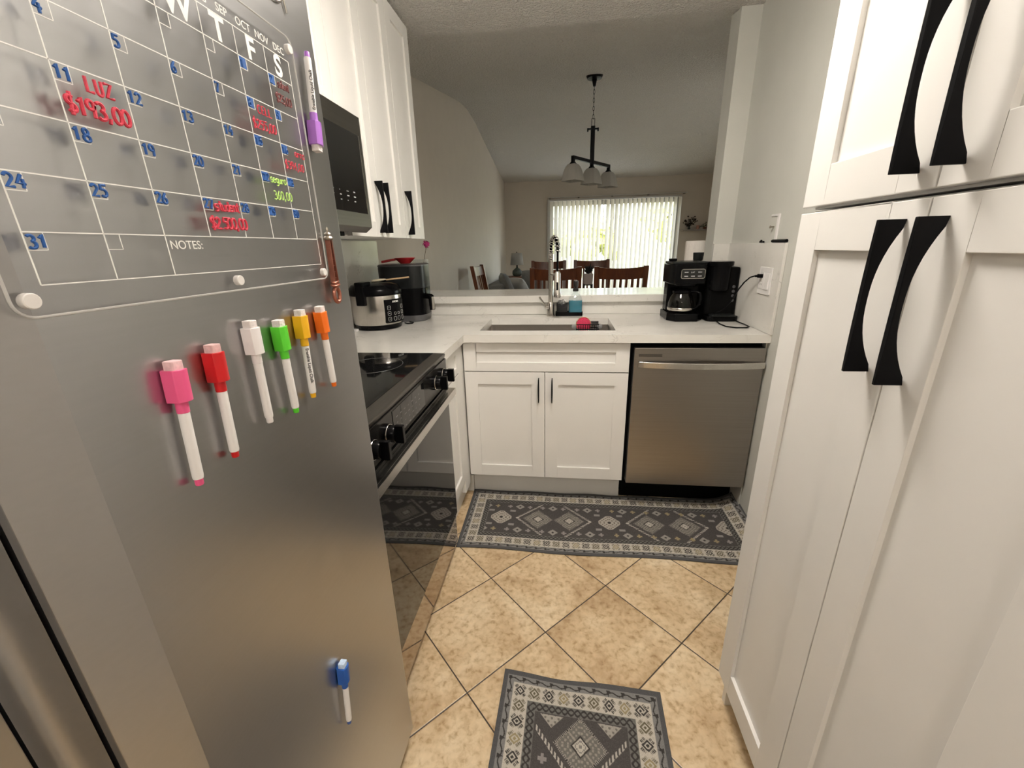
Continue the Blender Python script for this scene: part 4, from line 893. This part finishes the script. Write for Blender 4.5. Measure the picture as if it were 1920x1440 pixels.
# ------------------------------------------------------------------ DINING AREA
def make_chair(label):
    t = thing('dining_chair', label, 'chair', (0,0,0), 'slat-back dining chairs round the table')
    Wc, Dc, H = .47, .44, 1.115
    lean = lambda z: -.02-.11*max(0,(z-.46)/(H-.46))**1.1       # back leans to -Y; seat reaches +Y
    m = MB(); m.prism(rrect(-Wc/2,Wc/2,0,Dc,.03), .435, .468); part('seat', m, CHERRY, t, bevel=.006)
    for s in (-1,1):
        m = MB(); rings = []
        for z in (0,.2,.44,.6,.75,.9,1.0,H): y = lean(z) if z > .3 else -.02-.03*(1-z/.3); rings.append([(s*(Wc/2-.042),y-.02,z),(s*(Wc/2),y-.02,z),(s*(Wc/2),y+.022,z),(s*(Wc/2-.042),y+.022,z)])
        m.loft(rings); part('back_post', m, CHERRY, t, bevel=.004)
        m = MB(); m.box((s*(Wc/2-.045),Dc-.05,0),(s*(Wc/2-.002),Dc-.008,.436)); part('front_leg', m, CHERRY, t, bevel=.003)
    def bowed(z0, z1, nm, dip=0):
        m = MB(); rings = []
        for i in range(13):
            q = i/12*2-1; x = q*(Wc/2-.040); b = -.030*(1-q*q); d_ = dip*(1-q*q)
            rings.append([(x,lean(z0)-.010+b,z0-d_*.5),(x,lean(z0)+.012+b,z0-d_*.5),(x,lean(z1)+.012+b,z1-d_),(x,lean(z1)-.010+b,z1-d_)])
        m.loft(rings); part(nm, m, CHERRY, t, bevel=.002, smooth=30)
    bowed(1.005, H-.008, 'top_rail', .012); bowed(.56,.60,'lower_rail')
    for k in range(7):
        q = -1+2*(k+1)/8; x = q*(Wc/2-.03); b = -.030*(1-q*q); m = MB()
        m.loft([[(x-.011,lean(z)+b-.007,z),(x+.011,lean(z)+b-.007,z),(x+.011,lean(z)+b+.007,z),(x-.011,lean(z)+b+.007,z)] for z in (.59,.75,.9,1.012)]); part('back_slat', m, CHERRY, t)
    m = MB(); m.box((-Wc/2+.03,0,.38),(Wc/2-.03,.02,.436)); m.box((-Wc/2+.03,Dc-.04,.38),(Wc/2-.03,Dc-.02,.436)); m.box((-Wc/2+.01,0,.38),(-Wc/2+.03,Dc-.03,.436)); m.box((Wc/2-.03,0,.38),(Wc/2-.01,Dc-.03,.436)); part('apron', m, CHERRY, t)
    return t
ch = make_chair('cherry slat-back dining chair, right one of the two nearest the bar, back to the sink')
ch.location = (.975, 2.13, 0); ch.rotation_euler.z = R(-2)
copy_tree(ch, (.385, 2.13, 0), R(3), 'cherry slat-back dining chair directly behind the faucet, back to the sink')
copy_tree(ch, (.835, 3.80, 0), R(181), 'cherry slat-back dining chair on the far table side behind the black plant')
copy_tree(ch, (.260, 3.80, 0), R(178), 'cherry slat-back dining chair on the far table side left of the black plant')
copy_tree(ch, (-.365, 2.80, 0), R(-93), 'cherry slat-back dining chair seen side on at the left table end')
tb = thing('dining_table', 'dark wooden dining table between the chairs, mostly hidden by the bar', 'table', (.6,2.95,0))
m = MB(); m.prism(rrect(.09,1.40,2.42,3.50,.04), .715, .750); part('table_top', m, CHERRY, tb, bevel=.006)
for x in (.15,1.31):
    for y in (2.51,3.41): m = MB(); m.box((x-.04,y-.04,0),(x+.04,y+.04,.716)); part('leg', m, CHERRY, tb, bevel=.005)
pp = thing('potted_plant', 'dark spiky plant in a pale box pot on a stand in the table middle', 'plant', (.725,2.72,.75))
m = MB(); m.loft([[(x,y,.900) for x,y in rrect(.682,.770,2.675,2.763,.008)],[(x,y,1.008) for x,y in rrect(.676,.776,2.669,2.769,.008)]]); part('pot', m, mat('pale_ceramic', (.50,.44,.41), .6), pp, bevel=.003)
m = MB()
for x in (.684,.768):
    for y in (2.677,2.761): m.tube([(x,y,.905),(x,y,.752)], .006, 8)
m.box((.684,2.677,.889),(.768,2.761,.898)); part('stand', m, BLACK, pp)
random.seed(8); m = MB()
for k in range(46):
    a = random.uniform(0,2*PI); r = random.uniform(.02,.075); h = random.uniform(.03,.12); p = Vector((.726,2.719,1.0)); q_ = p+Vector((r*math.cos(a),r*math.sin(a),h)); s_ = Vector((-math.sin(a),math.cos(a),0))*.013; mid = p.lerp(q_,.55)+Vector((0,0,.012))
    A, B_, C_, D_ = m.v(p), m.v(mid+s_), m.v(q_), m.v(mid-s_); m.f([A,B_,C_,D_])
part('leaves', m, mat('near_black_leaf', (.010,.012,.010), .5), pp)
# chandelier
cy_ = 2.08; cxm = .688; zb = 1.965; zt = vault(cy_)
cl = thing('chandelier', 'black three-shade bar chandelier hanging over the dining table', 'chandelier', (cxm,cy_,zt))
m = MB(); m.lathe([(.066,zt+.015),(.066,zt-.004),(.058,zt-.022),(.02,zt-.028),(.010,zt-.075)], (cxm,cy_,0), 32); part('canopy', m, BLACK, cl, smooth=40)
m = MB(); z = zt-.07; k = 0
while z > 2.285:
    o_ = Vector((1,0,0)) if k % 2 else Vector((0,1,0)); m.tube([Vector((cxm,cy_,z-.014))+o_*.006*math.cos(R(a))+Vector((0,0,.018*math.sin(R(a)))) for a in range(0,360,30)], .0017, 5, True); z -= .029; k += 1
part('chain', m, BLACK, cl, smooth=60)
m = MB(); m.tube([(cxm-.012,cy_,2.225),(cxm-.012,cy_,2.285),(cxm+.012,cy_,2.285),(cxm+.012,cy_,2.225)], .003, 6, True); m.box((cxm-.017,cy_-.017,zb-.02),(cxm+.017,cy_+.017,2.23)); m.box((cxm-.042,cy_-.011,2.205),(cxm+.042,cy_+.011,2.215)); m.box((cxm-.011,cy_-.042,2.205),(cxm+.011,cy_+.042,2.215))
for s in (-1,1): m.box((cxm+s*.042-.006,cy_-.011,2.192),(cxm+s*.042+.006,cy_+.011,2.216))
part('stem', m, BLACK, cl, bevel=.002)
bd_ = Vector((.348,.51,0)).normalized(); HL = .30
T = frame((cxm,cy_,zb), bd_, Vector((0,0,1)).cross(bd_), (0,0,1))
m = MB(T); m.box((-HL,-.012,-.012),(HL,.012,.012))
for s in (-1,0,1): m.box((s*(HL-.012)-.012,-.012,-.035),(s*(HL-.012)+.012,.012,.0)); m.loft([[(s*(HL-.012)+x*r,y*r,h) for x,y in ((-1,-1),(1,-1),(1,1),(-1,1))] for r,h in ((.012,-.030),(.020,-.044),(.034,-.052))])
part('arm', m, BLACK, cl, bevel=.001)
SHADE = translucent('frosted_glass', (.62,.60,.56), .45)
for s in (-1,0,1):
    m = MB(T @ Matrix.Translation((s*(HL-.012),0,0))); rings = []
    for r, h in ((.034,-.050),(.046,-.068),(.057,-.10),(.065,-.14),(.070,-.172),(.067,-.172),(.061,-.138),(.052,-.098),(.040,-.068),(.028,-.054)): rings.append([(x,y,h) for x,y in rrect(-r,r,-r,r,.010,3)])
    m.loft(rings); part('glass_shade', m, SHADE, cl, smooth=40)
# sofa, pillows, side table, table lamp in the far left corner
SOFA = mat('grey_fabric', (.22,.215,.205), .95, var=.12, vs=30, bump=.4, bs=90); PIPE = mat('pale_fabric', (.46,.45,.42), .95, var=.05)
so = thing('sofa', 'grey sofa along the left wall under the table lamp', 'sofa', (-.3,4.5,0))
m = MB(); m.prism(rrect(XL+.03,.15,4.05,5.45,.05), .06, .40); part('frame', m, SOFA, so, bevel=.02, seg=3)
for y in (4.08,4.68): m = MB(); m.prism(rrect(XL+.25,.17,y,y+.58,.05), .40, .55); part('seat_cushion', m, SOFA, so, bevel=.03, seg=3)
m = MB(); m.prism(rrect(XL+.03,XL+.27,4.05,5.45,.05), .40, .80); part('backrest', m, SOFA, so, bevel=.04, seg=3)
m = MB(); m.prism(rrect(XL+.03,.12,5.27,5.50,.05), .40, .76); part('armrest', m, SOFA, so, bevel=.04, seg=3)
def pillow(cx_, cyy, cz, s, rz, ry, m_, label):
    m = MB(); N = 14
    T = Matrix.Translation((cx_,cyy,cz)) @ Matrix.Rotation(R(rz),4,'Z') @ Matrix.Rotation(R(ry),4,'Y')
    for sg in (1,-1):
        V = [[m.v(T @ Vector((sg*.075*((1-(2*i/N-1)**4)*(1-(2*j/N-1)**4))**.6, (2*i/N-1)*s*(1-.06*(2*j/N-1)**2), (2*j/N-1)*s*(1-.06*(2*i/N-1)**2)))) for i in range(N+1)] for j in range(N+1)]
        for j in range(N):
            for i in range(N): m.f([V[j][i],V[j][i+1],V[j+1][i+1],V[j+1][i]])
    return tag(build('throw_pillow', m, m_, smooth=60), label, 'pillow', 'pillows on the sofa')
pillow(-.36, 4.30, .745, .21, 15, -22, SOFA, 'grey ribbed throw pillow at the near end of the sofa')
pillow(-.22, 4.62, .700, .18, 50, -35, PIPE, 'pale throw pillow in front of the grey one on the sofa')
pillow(-.02, 5.02, .745, .20, 78, -14, SOFA, 'dark grey throw pillow against the far sofa armrest')
st_ = thing('side_table', 'small side table in the far left corner under the lamp', 'table', (-.38,5.95,0))
m = MB(); m.lathe([(.22,.755),(.22,.785),(.215,.787)], (-.385,5.95,0), 32); part('table_top', m, CHERRY, st_, smooth=40)
m = MB(); m.lathe([(.18,0),(.18,.02),(.03,.04),(.03,.756)], (-.385,5.95,0), 24); part('pedestal', m, CHERRY, st_, smooth=40)
tl = thing('table_lamp', 'small table lamp with white drum shade and glass base in the far left corner', 'lamp', (-.385,5.95,.787))
m = MB(); m.lathe([(.06,.788),(.078,.80),(.090,.84),(.084,.88),(.05,.915),(.025,.93),(.020,.945)], (-.385,5.95,0), 32); part('base', m, glass('green_glass', (.30,.36,.33), ior=1.5, haze=.35, hazec=(.14,.16,.14)), tl, smooth=50)
m = MB(); m.lathe([(.014,.944),(.014,.99),(.003,.995),(.003,1.195),(.009,1.20),(.006,1.215)], (-.385,5.95,0), 16); part('neck', m, BLACK, tl, smooth=40)
m = MB(); m.lathe([(.122,.985),(.096,1.192)], (-.385,5.95,0), 40, cap=False); part('shade', m, translucent('lamp_linen', (.52,.50,.47), .4), tl, smooth=60, solid=.002)
# shelf with dried flowers, candle, plant on the far wall right of the door
sh = tag(build('wall_shelf', MB().box((2.575,YF-.16,1.495),(3.12,YF-.001,1.517)), mat('grey_shelf', (.28,.25,.22), .6), bevel=.002), 'narrow floating shelf on the far wall right of the blinds', 'shelf')
df = thing('dried_flowers', 'dark dried flower bunch in a small vase on the floating shelf', 'flowers', (2.70,YF-.08,1.517))
m = MB(); m.lathe([(.012,1.518),(.022,1.522),(.024,1.545),(.010,1.565)], (2.70,YF-.08,0), 16); part('vase', m, GPLAST, df, smooth=50)
random.seed(21); m = MB(); m2 = MB()
for k in range(42):
    a = random.uniform(-1.25,1.15); r = random.uniform(.05,.20); p = Vector((2.715+r*math.sin(a)*.75, YF-.08+random.uniform(-.04,.04), 1.56+r*math.cos(a)*.95)); m.tube([(2.70,YF-.08,1.56), p], .0012, 4)
    m2.ball(p, random.uniform(.008,.017), 1.2,1,.8, 7, 5)
part('stems', m, BMATTE, df); part('flower_heads', m2, mat('dark_petals', (.035,.022,.016), .9, var=.3), df)
m = MB(); m.lathe([(.024,1.518),(.026,1.52),(.026,1.585),(.022,1.587)], (2.845,YF-.09,0), 20); tag(build('candle_jar', m, mat('rose_copper', (.40,.20,.15), .3, .5), smooth=40), 'copper candle jar on the floating shelf', 'candle')
sp = thing('potted_plant', 'small green potted plant at the right end of the floating shelf', 'plant', (2.965,YF-.09,1.517))
m = MB(); m.lathe([(.022,1.518),(.030,1.53),(.030,1.55)], (2.965,YF-.09,0), 18); part('pot', m, CHERRY, sp, smooth=40)
m = MB()
for k in range(34): p = Vector((2.965+random.gauss(0,.038),YF-.09+random.gauss(0,.025),1.58+random.gauss(0,.030))); m.ball(p, random.uniform(.008,.015), 1.3,1,.6, 6, 4)
part('leaves', m, mat('olive_leaf', (.06,.065,.03), .7, var=.3), sp)

# ------------------------------------------------------------------ VERTICAL BLINDS
vb = thing('vertical_blinds', 'off-white vertical vane blinds over the sliding glass door', 'blinds', (1.36,YF-.09,0))
m = MB(); m.box((.20,YF-.10,2.075),(2.53,YF-.045,2.105)); part('head_rail', m, FR, vb, bevel=.002)
VANE = translucent('vane_fabric', (.82,.77,.68), .42)
nv = 30
for k in range(nv):
    x = .235+(2.27)*k/(nv-1); a = R(40 if k != 12 else 75); h = .0448
    m = MB(); c, s_ = math.cos(a), math.sin(a); ring0 = []
    for i in range(7):
        q = (i/6*2-1); bow = .006*(1-q*q); ring0.append((x+q*h*c+bow*s_, YF-.072+q*h*s_-bow*c))
    rings = [[(px,py,z) for px,py in ring0] for z in (.03,2.07)]
    m.loft(rings, cap=False, closed=False); part('vane', m, VANE, vb, smooth=60)
cr = thing('curtain_rod', 'thin pale rod with small clips above the vertical blinds', 'curtain rod', (1.39,YF-.06,2.12))
m = MB(); m.tube([(.165,YF-.09,2.133),(2.615,YF-.09,2.133)], .010, 10); part('rod', m, FR, cr, smooth=60)
m = MB()
for x in (.20,.72,1.32,1.95,2.57): m.box((x-.014,YF-.095,2.120),(x+.014,YF-.001,2.142))
part('brackets', m, mat('bracket_brown', (.10,.08,.06), .6), cr)

# ------------------------------------------------------------------ OUTSIDE
m = MB(); m.box((-12,YF+2.6,-.06),(16,40,-.03)); o = struct('ground_lawn', m, mat('lawn_green', (.26,.27,.15), .9, var=.25, vs=3))
m = MB(); m.box((-3,YF+.14,-.06),(7,YF+2.6,-.02)); struct('ground_patio', m, mat('patio_concrete', (.62,.60,.58), .8, var=.06))
se = thing('screen_enclosure', 'thin aluminium patio screen frame outside the glass door', 'screen frame', (1.3,YF+2.5,-.03))
for x in (-1.2,.35,2.1,2.95,4.2): m = MB(); m.box((x-.025,YF+2.45,-.02),(x+.025,YF+2.50,2.9)); part('post', m, FR, se)
for z in (.45,1.90,2.85): m = MB(); m.box((-3,YF+2.45,z),(7,YF+2.50,z+.05)); part('beam', m, FR, se)
LEAF = mat('pale_leaf', (.50,.52,.22), .8, var=.35, vs=2.5)  # pale yellow-green foliage colour
random.seed(31)
def bush(x, y, r, h, label):
    t = thing('garden_tree', label, 'tree', (x,y,-.03))
    m = MB(); m.cyl((x,y,-.03),(x,y,h*.5),.14,.08,10); part('trunk', m, mat('bark', (.13,.09,.06), .9), t)
    m = MB()
    for k in range(46):
        d_ = Vector((random.gauss(0,1),random.gauss(0,1),random.gauss(0,1))).normalized()*r*random.uniform(.4,1)
        m.ball((x+d_.x,y+d_.y,h*.62+d_.z*h*.36/r), r*random.uniform(.22,.36), 1,1,.85, 8, 6)
    o = part('crown', m, LEAF, t); k = o.modifiers.new('sub', 'SUBSURF'); k.levels = 1; k.render_levels = 1
    tx = bpy.data.textures.new('leafy', 'CLOUDS'); tx.noise_scale = .25; q = o.modifiers.new('disp', 'DISPLACE'); q.texture = tx; q.strength = .45
bush(-1.5, 13.5, 1.5, 3.0, 'leafy tree seen through the left end of the blinds')
bush(1.6, 18.5, 1.6, 2.4, 'lower leafy tree seen through the middle of the blinds')
bush(4.9, 14.0, 1.6, 3.1, 'leafy tree seen through the right end of the blinds')
